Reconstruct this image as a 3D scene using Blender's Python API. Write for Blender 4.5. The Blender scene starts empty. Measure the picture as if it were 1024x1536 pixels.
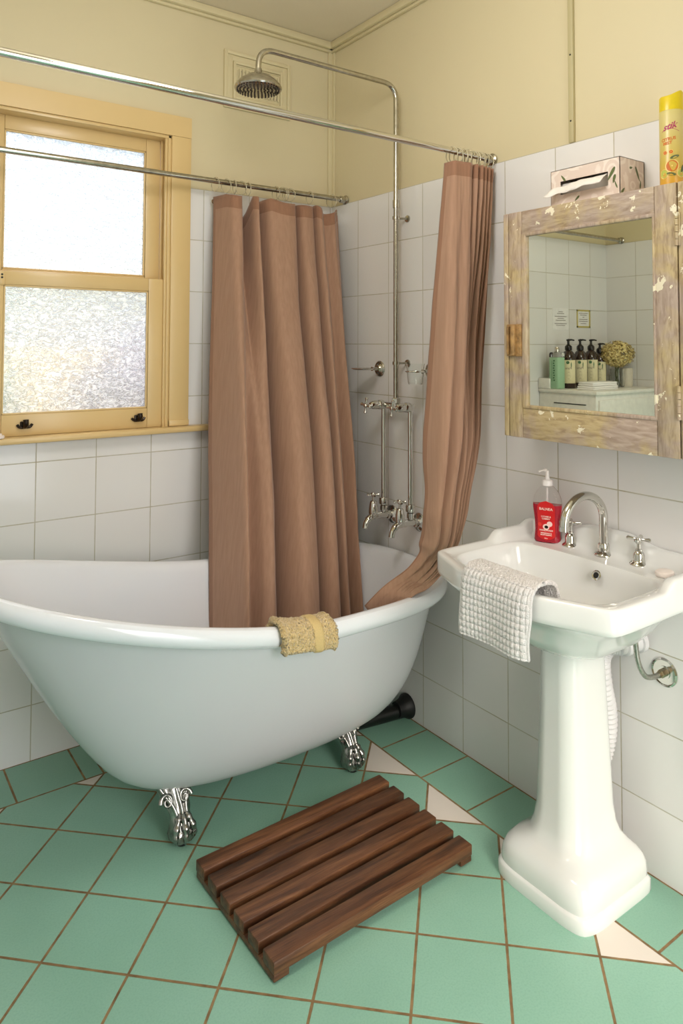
import bpy, bmesh, math, random
from mathutils import Vector, Matrix, noise
random.seed(7)
C = bpy.context.scene.collection
PI = math.pi
scene = bpy.context.scene

# ------------------------------------------------------------------ materials
def srgb(r, g, b):
    f = lambda c: (c/255/12.92) if c/255 <= .04045 else ((c/255+.055)/1.055)**2.4
    return (f(r), f(g), f(b), 1)

class NT:
    def __init__(s, name, rough=.5, metal=0., col=(.8, .8, .8, 1), **kw):
        s.m = bpy.data.materials.new(name); s.m.use_nodes = True
        s.t = s.m.node_tree; s.p = s.t.nodes['Principled BSDF']
        s.p.inputs['Roughness'].default_value = rough
        s.p.inputs['Metallic'].default_value = metal
        s.p.inputs['Base Color'].default_value = col
        for k, v in kw.items(): s.p.inputs[k].default_value = v
    def n(s, typ, **props):
        nd = s.t.nodes.new(typ)
        for k, v in props.items(): setattr(nd, k, v)
        return nd
    def link(s, a, b): s.t.links.new(a, b)
    def put(s, sock, v):
        if isinstance(v, bpy.types.NodeSocket): s.link(v, sock)
        else: sock.default_value = v
    def math(s, op, a, b=0., c=0., clamp=False):
        nd = s.n('ShaderNodeMath', operation=op, use_clamp=clamp)
        s.put(nd.inputs[0], a); s.put(nd.inputs[1], b); s.put(nd.inputs[2], c)
        return nd.outputs[0]
    def pos(s):
        g = s.n('ShaderNodeNewGeometry'); x = s.n('ShaderNodeSeparateXYZ')
        s.link(g.outputs['Position'], x.inputs[0]); return g.outputs['Position'], x.outputs
    def obj(s):
        return s.n('ShaderNodeTexCoord').outputs['Object']
    def mapping(s, v, scale=(1, 1, 1), rot=(0, 0, 0), loc=(0, 0, 0)):
        m = s.n('ShaderNodeMapping'); s.link(v, m.inputs[0])
        m.inputs['Scale'].default_value = scale; m.inputs['Rotation'].default_value = rot
        m.inputs['Location'].default_value = loc
        return m.outputs[0]
    def noise(s, v, scale, detail=3, rough=.5, dist=0.):
        nd = s.n('ShaderNodeTexNoise'); s.put(nd.inputs['Vector'], v)
        nd.inputs['Scale'].default_value = scale; nd.inputs['Detail'].default_value = detail
        nd.inputs['Roughness'].default_value = rough; nd.inputs['Distortion'].default_value = dist
        return nd.outputs[0]
    def voronoi(s, v, scale, feature='F1', out='Distance', rnd=1.):
        nd = s.n('ShaderNodeTexVoronoi', feature=feature); s.put(nd.inputs['Vector'], v)
        nd.inputs['Scale'].default_value = scale; nd.inputs['Randomness'].default_value = rnd
        return nd.outputs[out]
    def ramp(s, f, stops, interp='LINEAR'):
        nd = s.n('ShaderNodeValToRGB'); s.put(nd.inputs[0], f); cr = nd.color_ramp
        cr.interpolation = interp
        while len(cr.elements) < len(stops): cr.elements.new(.5)
        for e, (p, c) in zip(cr.elements, stops):
            e.position = p; e.color = c if len(c) == 4 else (*c, 1)
        return nd.outputs[0]
    def mix(s, f, a, b):
        nd = s.n('ShaderNodeMix', data_type='RGBA')
        s.put(nd.inputs[0], f); s.put(nd.inputs[6], a); s.put(nd.inputs[7], b)
        return nd.outputs[2]
    def bump(s, h, strength=.3, dist=.002, normal=None):
        nd = s.n('ShaderNodeBump'); s.link(h, nd.inputs['Height'])
        nd.inputs['Strength'].default_value = strength; nd.inputs['Distance'].default_value = dist
        if normal: s.link(normal, nd.inputs['Normal'])
        s.link(nd.outputs[0], s.p.inputs['Normal']); return nd.outputs[0]
    def color(s, c): s.put(s.p.inputs['Base Color'], c)

def g3(v): return (v, v, v, 1)

def simple(name, col, rough=.5, metal=0., nscale=40, var=.06, bump=.1, bd=.001, **kw):
    """one colour with a little procedural unevenness"""
    t = NT(name, rough, metal, col, **kw)
    n = t.noise(t.obj(), nscale, 4)
    d = tuple(max(0, c*(1-var)) for c in col[:3])+(1,); l = tuple(min(1, c*(1+var)) for c in col[:3])+(1,)
    t.color(t.ramp(n, [(.3, d), (.7, l)]))
    if bump: t.bump(n, bump, bd)
    return t.m

def grid_dist(t, a, off, pitch):
    """distance (m) from value a to the nearest line off + k*pitch"""
    f = t.math('FRACT', t.math('DIVIDE', t.math('SUBTRACT', a, off), pitch))
    return t.math('MULTIPLY', t.math('MINIMUM', f, t.math('SUBTRACT', 1., f)), pitch)

def tile_mat(name, axis, off):
    t = NT(name, .12)
    p, xyz = t.pos()
    a = xyz['X'] if axis == 'x' else xyz['Y']
    d1 = grid_dist(t, a, off, .2); d2 = grid_dist(t, xyz['Z'], .1809-.2004, .2004)
    d = t.math('MINIMUM', d1, d2)
    # uneven grout edge
    nz = t.noise(p, 60, 2); d = t.math('ADD', d, t.math('MULTIPLY', t.math('SUBTRACT', nz, .5), .0008))
    m = t.ramp(t.math('MULTIPLY', d, 100.), [(.12, g3(0)), (.21, g3(1))])
    # per tile tint
    ia = t.math('FLOOR', t.math('DIVIDE', t.math('SUBTRACT', a, off), .2))
    iz = t.math('FLOOR', t.math('DIVIDE', t.math('SUBTRACT', xyz['Z'], -.0195), .2004))
    cb = t.n('ShaderNodeCombineXYZ'); t.link(ia, cb.inputs[0]); t.link(iz, cb.inputs[1])
    wn = t.n('ShaderNodeTexWhiteNoise'); t.link(cb.outputs[0], wn.inputs[0])
    tile = t.mix(wn.outputs[0], srgb(228, 226, 225), srgb(233, 231, 230))
    gn = t.noise(p, 9, 4)
    grout = t.ramp(gn, [(.3, srgb(178, 170, 148)), (.7, srgb(200, 196, 184))])
    t.color(t.mix(m, grout, tile))
    t.put(t.p.inputs['Roughness'], t.ramp(m, [(0, g3(.8)), (1, g3(.13))]))
    # gently wavy glaze + tilted tiles + recessed joint
    wav = t.noise(p, 14, 2)
    h = t.math('ADD', t.math('MULTIPLY', wav, .25), t.math('MULTIPLY', m, .8))
    t.bump(h, .45, .0012)
    return t.m

def floor_mat():
    t = NT('floor_green_tiles', .3)
    p, xyz = t.pos(); X, Y = xyz['X'], xyz['Y']
    bx, by = -.213, -.210
    L = .2915
    th = -.017
    # diagonal coordinates
    s = t.math('ADD', t.math('ADD', X, Y), t.math('MULTIPLY', t.math('SUBTRACT', X, Y), th))
    u = t.math('SUBTRACT', X, Y)
    s0, u0 = -1.902, -.236
    fs = t.math('DIVIDE', t.math('SUBTRACT', s, s0), L); fu = t.math('DIVIDE', t.math('SUBTRACT', u, u0), L)
    k = L/math.sqrt(2)
    def dd(f):
        fr = t.math('FRACT', f)
        return t.math('MULTIPLY', t.math('MINIMUM', fr, t.math('SUBTRACT', 1., fr)), k)
    dfield = t.math('MINIMUM', dd(fs), dd(fu))
    cs = t.math('MULTIPLY', t.math('ADD', t.math('FLOOR', fs), .5), L); cs = t.math('ADD', cs, s0)
    cu = t.math('MULTIPLY', t.math('ADD', t.math('FLOOR', fu), .5), L); cu = t.math('ADD', cu, u0)
    cx = t.math('MULTIPLY', t.math('ADD', cs, cu), .5); cy = t.math('MULTIPLY', t.math('SUBTRACT', cs, cu), .5)
    white = t.math('MAXIMUM', t.math('GREATER_THAN', cx, bx+.012), t.math('GREATER_THAN', cy, by+.012))
    # border strips along right and back wall
    inR = t.math('GREATER_THAN', X, bx); inB = t.math('GREATER_THAN', Y, by)
    border = t.math('MAXIMUM', inR, inB)
    dR = grid_dist(t, Y, -.0125, .2013)
    dB = t.math('MINIMUM', grid_dist(t, X, -.0822, .2013), t.math('ABSOLUTE', t.math('SUBTRACT', X, -1.03)))
    sel = t.math('GREATER_THAN', X, Y)            # corner handled by the mitre
    dbord = t.math('ADD', t.math('MULTIPLY', dR, inR), t.math('MULTIPLY', dB, t.math('SUBTRACT', 1., inR)))
    dline = t.math('MINIMUM', t.math('ABSOLUTE', t.math('SUBTRACT', X, bx)), t.math('ABSOLUTE', t.math('SUBTRACT', Y, by)))
    d = t.math('ADD', t.math('MULTIPLY', dbord, border), t.math('MULTIPLY', dfield, t.math('SUBTRACT', 1., border)))
    d = t.math('MINIMUM', d, dline)
    d = t.math('MINIMUM', d, t.math('MULTIPLY', t.math('MINIMUM', t.math('ABSOLUTE', X), t.math('ABSOLUTE', Y)), .6))
    nz = t.noise(p, 45, 3); d = t.math('ADD', d, t.math('MULTIPLY', t.math('SUBTRACT', nz, .5), .0014))
    m = t.ramp(t.math('MULTIPLY', d, 100.), [(.25, g3(0)), (.38, g3(1))])
    n2 = t.noise(p, 3.5, 4); n3 = t.noise(p, 220, 2)
    green = t.ramp(n2, [(.3, srgb(142, 187, 166)), (.7, srgb(152, 197, 177))])
    green = t.mix(t.math('MULTIPLY', t.ramp(n3, [(.42, g3(0)), (.75, g3(1))]), .22), green, srgb(96, 152, 126))
    green = t.mix(t.math('MULTIPLY', border, .22), green, srgb(104, 156, 130))
    ww = t.math('MULTIPLY', white, t.math('SUBTRACT', 1., border))
    tile = t.mix(ww, green, srgb(232, 222, 212))
    g = t.noise(p, 30, 4)
    grout = t.ramp(g, [(.3, srgb(112, 84, 52)), (.7, srgb(158, 130, 90))])
    t.color(t.mix(m, grout, tile))
    t.put(t.p.inputs['Roughness'], t.ramp(m, [(0, g3(.85)), (1, g3(.33))]))
    h = t.math('ADD', t.math('MULTIPLY', n3, .05), m)
    t.bump(h, .5, .0015)
    return t.m

def paint_mat(name, col, rough=.45):
    t = NT(name, rough)
    p, _ = t.pos()
    n = t.noise(p, 1.6, 3); n2 = t.noise(p, 55, 4)
    a = tuple(c*.965 for c in col[:3])+(1,)
    t.color(t.ramp(n, [(.3, a), (.7, col)]))
    t.bump(n2, .15, .0012)
    return t.m

M = {}
M['tile_back'] = tile_mat('glazed_tiles_back', 'x', -.0084)
M['tile_right'] = tile_mat('glazed_tiles_right', 'y', -.1937)
M['floor'] = floor_mat()
M['wall'] = paint_mat('cream_wall_paint', srgb(217, 204, 168))
M['ceil'] = paint_mat('ceiling_paint', srgb(224, 212, 186), .6)
M['bead'] = paint_mat('cream_trim_paint', srgb(218, 205, 166), .4)
M['casing'] = paint_mat('butter_gloss_paint', srgb(222, 192, 136), .3)
M['batten'] = paint_mat('grey_cream_paint', srgb(190, 178, 136), .5)
M['porcelain'] = simple('white_porcelain', srgb(229, 230, 229), .09, nscale=3, var=.01, bump=.02, **{'Coat Weight': .5, 'Coat Roughness': .04})
M['enamel'] = simple('white_bath_enamel', srgb(234, 237, 243), .1, nscale=3, var=.01, bump=.05, **{'Coat Weight': .4, 'Coat Roughness': .05})
M['enamel_out'] = simple('painted_bath_outside', srgb(206, 208, 212), .2, nscale=5, var=.01, bump=.08)
M['chrome'] = simple('polished_chrome', srgb(212, 210, 204), .07, 1., nscale=20, var=.03, bump=.02)
M['chrome_old'] = simple('worn_chrome', srgb(184, 180, 168), .16, 1., nscale=60, var=.15, bump=.08)
M['foot_metal'] = simple('dull_polished_casting', srgb(164, 162, 158), .2, 1., nscale=45, var=.4, bump=.5, bd=.003)
M['steel'] = simple('brushed_steel_hose', srgb(170, 168, 160), .3, 1., nscale=200, var=.2, bump=.3)
M['dark'] = simple('dark_hole', srgb(22, 20, 18), .6)
M['rubber'] = simple('black_rubber', srgb(16, 16, 16), .5)
M['bronze'] = simple('dark_bronze', srgb(52, 44, 38), .3, .8)
M['pvc_white'] = simple('white_waste_plastic', srgb(214, 212, 214), .4)
M['pvc_black'] = simple('black_waste_plastic', srgb(14, 15, 14), .3)
M['soap'] = simple('pink_white_soap', srgb(246, 234, 226), .35)
M['brown_glass'] = simple('dark_brown_plastic', srgb(44, 24, 18), .12, **{'Coat Weight': .5})
M['black_plastic'] = simple('black_pump_plastic', srgb(22, 18, 18), .25)
M['label_cream'] = simple('cream_label_paper', srgb(232, 224, 184), .5)
M['label_green'] = simple('green_label_ink', srgb(60, 110, 70), .5)
M['ink'] = simple('grey_ink', srgb(120, 112, 100), .6)
M['paper'] = simple('white_notice_paper', srgb(238, 236, 236), .6)
M['frame_yellow'] = simple('yellow_notice_border', srgb(196, 180, 96), .5)
M['white_paint'] = simple('white_drawer_paint', srgb(240, 238, 230), .3)
M['cup'] = simple('stone_candle_cup', srgb(222, 214, 196), .5, nscale=25, var=.12)
M['clear_plastic'] = simple('clear_ring_plastic', srgb(226, 216, 186), .15, bump=0, **{'Transmission Weight': .5})
M['flower'] = simple('dried_hydrangea', srgb(232, 214, 152), .8, nscale=30, var=.1)
M['stem'] = simple('dull_green_stem', srgb(96, 104, 60), .7)
M['white_text'] = simple('white_ink', srgb(250, 232, 222), .5, bump=0)
M['orange_ink'] = simple('orange_ink', srgb(206, 108, 30), .5, bump=0)
M['pink_ink'] = simple('magenta_ink', srgb(172, 50, 92), .5, bump=0)
M['lychee'] = simple('lychee_print', srgb(240, 206, 200), .5, bump=0)
M['red_ink'] = simple('cherry_print', srgb(226, 56, 44), .4, bump=0)
M['yellow_cap'] = simple('yellow_cap_plastic', srgb(222, 196, 30), .3)
M['tissue'] = simple('white_tissue', srgb(238, 232, 226), .9, **{'Subsurface Weight': .0})
M['grommet'] = simple('nickel_eyelet', srgb(205, 196, 178), .25, 1.)
M['brick'] = simple('garden_wall', srgb(240, 214, 160), .9)

def glassy(name, col, rough=.0, ior=1.3, **kw):
    t = NT(name, rough, 0, col, **{'Transmission Weight': 1.0, 'IOR': ior, **kw})
    return t.m
M['clear'] = glassy('clear_glass', (.95, .97, .96, 1), 0., 1.3)
M['bottle_clear'] = glassy('clear_bottle_plastic', (.97, .97, .97, 1), .02, 1.15)
t = NT('red_handwash_liquid', .15, 0, srgb(226, 52, 74), **{'Transmission Weight': .45, 'IOR': 1.33}); M['red_liquid'] = t.m
M['red_label'] = simple('red_label', srgb(205, 22, 26), .3, bump=0)
t = NT('green_lotion', .25, 0, srgb(176, 218, 180), **{'Transmission Weight': .2}); M['green_liquid'] = t.m

# wood of the bath mat
def wood(name, dark, mid, light, axis='x', scale=1.):
    t = NT(name, .42)
    o = t.obj()
    info = t.n('ShaderNodeObjectInfo')
    add = t.n('ShaderNodeVectorMath', operation='ADD'); t.link(o, add.inputs[0])
    mul = t.n('ShaderNodeVectorMath', operation='SCALE'); mul.inputs[0].default_value = (3.1, 7.7, 5.3)
    t.link(info.outputs['Random'], mul.inputs['Scale']); t.link(mul.outputs[0], add.inputs[1])
    v = add.outputs[0]
    sc = {'x': (2.2, 30, 30), 'y': (30, 2.2, 30), 'z': (30, 30, 2.2)}[axis]
    a = t.noise(t.mapping(v, tuple(c*scale for c in sc)), 1.6, 6, .6, .8)
    sc2 = {'x': (6, 160, 160), 'y': (160, 6, 160), 'z': (160, 160, 6)}[axis]
    b = t.noise(t.mapping(v, tuple(c*scale for c in sc2)), 2.0, 3, .6)
    c = t.ramp(a, [(.3, dark), (.5, mid), (.72, light)])
    c = t.mix(t.math('MULTIPLY', t.ramp(b, [(.5, g3(0)), (.68, g3(1))]), .55), c, dark)
    hs = t.n('ShaderNodeHueSaturation'); t.link(c, hs.inputs['Color'])
    t.link(t.math('ADD', t.math('MULTIPLY', info.outputs['Random'], .5), .75), hs.inputs['Value'])
    t.color(hs.outputs[0]); t.bump(b, .35, .0006)
    return t.m
M['mat_wood'] = wood('oiled_dark_hardwood', srgb(58, 32, 18), srgb(100, 62, 38), srgb(132, 88, 56))

# worn cabinet paint
def worn(name, axis):
    t = NT(name, .62)
    p, xyz = t.pos()
    sc = (6, 40, 6) if axis == 'y' else (6, 40, 4)
    sc = {'y': (30, 11, 60), 'z': (30, 60, 11)}[axis]
    g = t.noise(t.mapping(p, sc), 1.5, 6, .65, .6)
    big = t.noise(p, 7, 4, .6, .5)
    wood_c = t.ramp(g, [(.25, srgb(136, 110, 78)), (.5, srgb(188, 166, 124)), (.75, srgb(206, 188, 148))])
    wash = t.ramp(g, [(.3, srgb(150, 128, 112)), (.7, srgb(192, 172, 158))])
    c = t.mix(t.ramp(big, [(.42, g3(0)), (.6, g3(1))]), wood_c, wash)
    ch = t.noise(p, 26, 4, .6, .3); ch2 = t.noise(p, 6, 2)
    cf = t.ramp(t.math('ADD', ch, t.math('MULTIPLY', t.math('SUBTRACT', ch2, .5), .5)), [(.645, g3(0)), (.655, g3(1))])
    c = t.mix(cf, c, srgb(236, 226, 200))
    t.color(c)
    h = t.math('ADD', t.math('MULTIPLY', g, .6), t.math('MULTIPLY', cf, .7))
    t.bump(h, .5, .0012)
    return t.m
M['worn_z'] = worn('worn_painted_timber_upright', 'z')
M['worn_y'] = worn('worn_painted_timber_across', 'y')

def cloth(name, col, col2, weave=900, trans=.35, wr=16):
    t = NT(name, .8, **{'Sheen Weight': .25})
    o = t.obj()
    wv = t.noise(o, weave, 1)
    st = t.noise(t.mapping(o, (40, 40, 1.5)), 3, 3)
    c = t.ramp(st, [(.3, col), (.7, col2)])
    t.color(c)
    w2 = t.noise(t.mapping(o, (1, 1, .6)), wr, 4, .55, .6)
    t.bump(t.math('ADD', t.math('MULTIPLY', wv, .08), w2), .35, .004)
    tr = t.n('ShaderNodeBsdfTranslucent'); t.link(c, tr.inputs[0])
    mx = t.n('ShaderNodeMixShader'); mx.inputs[0].default_value = trans
    t.link(t.p.outputs[0], mx.inputs[1]); t.link(tr.outputs[0], mx.inputs[2])
    out = [n for n in t.t.nodes if n.type == 'OUTPUT_MATERIAL'][0]
    t.link(mx.outputs[0], out.inputs[0])
    return t.m
M['curtain'] = cloth('tan_curtain_cloth', srgb(188, 148, 122), srgb(198, 158, 132), trans=.3)
M['hem'] = cloth('curtain_hem_band', srgb(152, 110, 84), srgb(162, 118, 92), trans=.1)

def terry(name, a, b, sc=260):
    t = NT(name, .95, **{'Sheen Weight': .5})
    o = t.obj(); n = t.noise(o, sc, 3, .7); v = t.voronoi(o, sc*1.4)
    t.color(t.ramp(n, [(.3, a), (.7, b)])); t.bump(t.math('ADD', n, v), .8, .0025)
    return t.m
M['terry_tan'] = terry('golden_tan_terry', srgb(184, 150, 86), srgb(240, 216, 164))
M['band_tan'] = simple('flat_woven_band', srgb(206, 180, 124), .8, nscale=400, var=.1)
M['terry_white'] = terry('white_terry', srgb(214, 208, 206), srgb(244, 240, 238))
M['white_cotton'] = simple('white_cotton', srgb(250, 248, 246), .9, nscale=300, var=.03)
M['waffle'] = terry('white_waffle_weave', srgb(226, 222, 222), srgb(246, 244, 244), 400)

# textured obscure glass: a thin pane, partly seen through, partly scattering
def obscure():
    t = NT('obscure_textured_glass', .1)
    p, _ = t.pos()
    mp = t.mapping(p, (92, 92, 150))
    wp = t.n('ShaderNodeTexNoise'); t.link(mp, wp.inputs['Vector']); wp.inputs['Scale'].default_value = .45; wp.inputs['Detail'].default_value = 2
    wa = t.n('ShaderNodeVectorMath', operation='MULTIPLY_ADD'); t.link(wp.outputs[1], wa.inputs[0]); wa.inputs[1].default_value = (2.6, 2.6, 2.6); t.link(mp, wa.inputs[2])
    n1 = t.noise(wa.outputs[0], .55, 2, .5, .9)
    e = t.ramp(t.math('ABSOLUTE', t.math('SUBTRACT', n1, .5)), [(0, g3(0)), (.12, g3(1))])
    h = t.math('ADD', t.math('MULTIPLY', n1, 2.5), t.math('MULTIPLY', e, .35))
    b = t.n('ShaderNodeBump'); t.link(h, b.inputs['Height']); b.inputs['Strength'].default_value = .9; b.inputs['Distance'].default_value = .0035
    out = [n for n in t.t.nodes if n.type == 'OUTPUT_MATERIAL'][0]
    rf = t.n('ShaderNodeBsdfRefraction'); rf.inputs['IOR'].default_value = 1.28; rf.inputs['Roughness'].default_value = .12
    rf.inputs['Color'].default_value = (1, 1, 1, 1)
    t.link(b.outputs[0], rf.inputs['Normal'])
    tp = t.n('ShaderNodeBsdfTransparent'); tp.inputs[0].default_value = (1, 1, 1, 1)
    tl = t.n('ShaderNodeBsdfTranslucent'); t.link(t.ramp(e, [(0, (.34, .32, .31, 1)), (1, (.97, .93, .90, 1))]), tl.inputs[0]); t.link(b.outputs[0], tl.inputs['Normal'])  # dark refraction lines of the relief are painted into the scattering colour
    m1 = t.n('ShaderNodeMixShader'); m1.inputs[0].default_value = .5
    t.link(rf.outputs[0], m1.inputs[1]); t.link(tl.outputs[0], m1.inputs[2])
    m2 = t.n('ShaderNodeMixShader'); m2.inputs[0].default_value = .2
    t.link(m1.outputs[0], m2.inputs[1]); t.link(tp.outputs[0], m2.inputs[2])
    gl = t.n('ShaderNodeBsdfGlossy'); gl.inputs['Roughness'].default_value = .1; t.link(b.outputs[0], gl.inputs['Normal'])
    m3 = t.n('ShaderNodeMixShader'); m3.inputs[0].default_value = .05
    t.link(m2.outputs[0], m3.inputs[1]); t.link(gl.outputs[0], m3.inputs[2])
    t.link(m3.outputs[0], out.inputs[0])
    t.t.nodes.remove(t.p)
    return t.m
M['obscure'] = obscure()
t = NT('mirror_silver', .012, 1., srgb(226, 228, 216)); M['mirror'] = t.m

# tissue box print: soft roses
t = NT('rose_print_card', .45)
o = t.obj(); 
wv = t.voronoi(o, 22, 'SMOOTH_F1'); n = t.noise(o, 30, 3, .5, 1.5)
rg = t.math('SINE', t.math('MULTIPLY', t.math('ADD', wv, t.math('MULTIPLY', n, .12)), 26.))
c = t.ramp(rg, [(.0, srgb(206, 180, 166)), (.35, srgb(234, 216, 204)), (1, srgb(240, 228, 218))])
t.color(t.mix(.6, c, srgb(234, 218, 206))); M['rose'] = t.m
M['leaf_print'] = simple('leaf_print', srgb(92, 104, 56), .45, bump=0)
# can print: pale gold to yellow
t = NT('gold_can_print', .3, .0)
o = t.obj(); sx = t.n('ShaderNodeSeparateXYZ'); t.link(o, sx.inputs[0])
t.color(t.ramp(t.math('MULTIPLY', sx.outputs[2], 4.5), [(0, srgb(226, 160, 40)), (.3, srgb(206, 180, 84)), (.8, srgb(212, 196, 130)), (1, srgb(212, 196, 120))]))
M['can'] = t.m

# ------------------------------------------------------------------ geometry helpers
class Geo:
    """collects vertices and faces in world coordinates"""
    def __init__(s): s.v = []; s.f = []; s.mi = []
    def add(s, v, f, mi=0):
        o = len(s.v); s.v += [tuple(p) for p in v]; s.f += [tuple(i+o for i in q) for q in f]; s.mi += [mi]*len(f); return s
    def box(s, a, b, bev=0., mi=0, seg=2):
        x0, x1 = sorted((a[0], b[0])); y0, y1 = sorted((a[1], b[1])); z0, z1 = sorted((a[2], b[2]))
        bm = bmesh.new(); bmesh.ops.create_cube(bm, size=1)
        for v in bm.verts: v.co = Vector(((x0+x1)/2+v.co.x*(x1-x0), (y0+y1)/2+v.co.y*(y1-y0), (z0+z1)/2+v.co.z*(z1-z0)))
        if bev: bmesh.ops.bevel(bm, geom=bm.edges[:], offset=bev, segments=seg, profile=.5, affect='EDGES')
        bm.verts.index_update(); s.add([v.co[:] for v in bm.verts], [[v.index for v in f.verts] for f in bm.faces], mi); bm.free(); return s
    def rings(s, rs, cap0=True, cap1=True, closed=True, mi=0):
        n = len(rs[0]); v = [p for r in rs for p in r]; f = []
        for i in range(len(rs)-1):
            for j in range(n if closed else n-1):
                k = (j+1) % n; f.append((i*n+j, i*n+k, (i+1)*n+k, (i+1)*n+j))
        if cap0: f.append(tuple(range(n-1, -1, -1)))
        if cap1: f.append(tuple((len(rs)-1)*n+j for j in range(n)))
        return s.add(v, f, mi)
    def tube(s, path, r, seg=16, cap=True, mi=0, closed=False, sx=1.):
        path = [Vector(p) for p in path]; n = len(path)
        rr = r if isinstance(r, (list, tuple)) else [r]*n
        T = []
        for i in range(n):
            a = path[(i-1) % n] if (i or closed) else path[0]; b = path[(i+1) % n] if (i < n-1 or closed) else path[-1]
            T.append((b-a).normalized())
        u = T[0].orthogonal().normalized(); R = []
        for i in range(n):
            u = (u-T[i]*u.dot(T[i])).normalized(); w = T[i].cross(u)
            R.append([path[i]+(u*math.cos(2*PI*k/seg)*sx+w*math.sin(2*PI*k/seg))*rr[i] for k in range(seg)])
        if closed: R.append(R[0]); return s.rings(R, False, False, mi=mi)
        return s.rings(R, cap, cap, mi=mi)
    def lathe(s, prof, o, ax=(0, 0, 1), seg=40, mi=0, a0=0., sc=(1, 1)):
        """prof: (r, h) along axis ax from o"""
        ax = Vector(ax).normalized(); o = Vector(o)
        if abs(ax.z) > .99: u = Vector((1, 0, 0)); w = Vector((0, 1, 0))*(1 if ax.z > 0 else -1)
        else: u = ax.cross(Vector((0, 0, 1))).normalized(); w = ax.cross(u)
        R = [[o+ax*h+(u*math.cos(2*PI*k/seg+a0)*sc[0]+w*math.sin(2*PI*k/seg+a0)*sc[1])*max(r, 1e-5) for k in range(seg)] for r, h in prof]
        return s.rings(R, True, True, mi=mi)

def smooth_path(pts, n=8):
    pts = [Vector(p) for p in pts]; out = []
    P = [pts[0]*2-pts[1]]+pts+[pts[-1]*2-pts[-2]]
    for i in range(1, len(P)-2):
        for k in range(n):
            t = k/n; a, b, c, d = P[i-1], P[i], P[i+1], P[i+2]
            out.append(.5*((2*b)+(c-a)*t+(2*a-5*b+4*c-d)*t*t+(3*b-a-3*c+d)*t**3))
    out.append(pts[-1]); return out

def fillet(pts, r, n=8):
    """polyline with rounded corners"""
    pts = [Vector(p) for p in pts]; out = [pts[0]]
    for i in range(1, len(pts)-1):
        a, b, c = pts[i-1], pts[i], pts[i+1]
        d0 = (a-b).normalized(); d1 = (c-b).normalized()
        p0 = b+d0*r; p1 = b+d1*r
        for k in range(n+1):
            t = k/n; out.append(p0*(1-t)**2+b*2*t*(1-t)+p1*t*t)
    out.append(pts[-1]); return out

def obj(name, g, mats, parent=None, smooth=True, angle=40, origin=None):
    me = bpy.data.meshes.new(name)
    if origin is None:
        if parent is not None: origin = Vector(parent['_o'])
        else:
            xs = [v[0] for v in g.v]; ys = [v[1] for v in g.v]; zs = [v[2] for v in g.v]
            origin = Vector(((min(xs)+max(xs))/2, (min(ys)+max(ys))/2, min(zs)))
    origin = Vector(origin)
    me.from_pydata([tuple(Vector(v)-origin) for v in g.v], [], g.f)
    if not isinstance(mats, (list, tuple)): mats = [mats]
    for m in mats: me.materials.append(m)
    me.polygons.foreach_set('material_index', g.mi)
    me.update(); me.validate()
    bm = bmesh.new(); bm.from_mesh(me)
    bmesh.ops.remove_doubles(bm, verts=bm.verts, dist=1e-6)
    bmesh.ops.recalc_face_normals(bm, faces=bm.faces)
    bm.to_mesh(me); bm.free()
    if smooth:
        me.polygons.foreach_set('use_smooth', [True]*len(me.polygons))
        me.set_sharp_from_angle(angle=math.radians(angle))
    o = bpy.data.objects.new(name, me); C.objects.link(o)
    if parent is not None:
        o.parent = parent; o.location = origin-Vector(parent['_o'])
    else: o.location = origin
    o['_o'] = tuple(origin)
    return o

def thing(name, loc, label, cat, group=None):
    o = bpy.data.objects.new(name, None); C.objects.link(o); o.location = loc
    o.empty_display_size = .05; o['_o'] = tuple(loc); o['label'] = label; o['category'] = cat
    if group: o['group'] = group
    return o
def tag(o, label, cat, group=None, kind=None):
    o['label'] = label; o['category'] = cat
    if group: o['group'] = group
    if kind: o['kind'] = kind
    return o
def struct(o): o['kind'] = 'structure'; return o
def solid(o, th, off=0.):
    m = o.modifiers.new('thickness', 'SOLIDIFY'); m.thickness = th; m.offset = off; return o
def dup(root, delta, label=None, group=None):
    r = root.copy(); C.objects.link(r); r.location = Vector(root.location)+Vector(delta)
    if label: r['label'] = label
    if group: r['group'] = group
    for ch in list(root.children):
        c = ch.copy(); C.objects.link(c); c.parent = r
        for gg in list(ch.children):
            d = gg.copy(); C.objects.link(d); d.parent = c
    return r

def text_geo(txt, size, place, shear=0., depth=.0002, bold=.0, mi=0, g=None):
    """flat lettering: place(x, y, d) maps letter coordinates to the world"""
    cu = bpy.data.curves.new('lettering', 'FONT'); cu.body = txt; cu.size = size; cu.shear = shear
    cu.align_x = 'CENTER'; cu.offset = bold; cu.resolution_u = 3
    ob = bpy.data.objects.new('lettering', cu); C.objects.link(ob)
    dg = bpy.context.evaluated_depsgraph_get(); me = bpy.data.meshes.new_from_object(ob.evaluated_get(dg))
    g = g or Geo()
    g.add([place(v.co.x, v.co.y, depth) for v in me.vertices], [tuple(p.vertices) for p in me.polygons], mi)
    bpy.data.objects.remove(ob); bpy.data.meshes.remove(me); bpy.data.curves.remove(cu)
    return g

def sm(a, b, x):
    t = max(0., min(1., (x-a)/(b-a))); return t*t*(3-2*t)

# ------------------------------------------------------------------ room shell
XL, YF, ZC, ZT = -2.368, -3.15, 2.712, 1.985
wx0, wx1, wz0, wz1 = -1.395, -.748, 1.06, 2.172      # window opening

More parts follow.
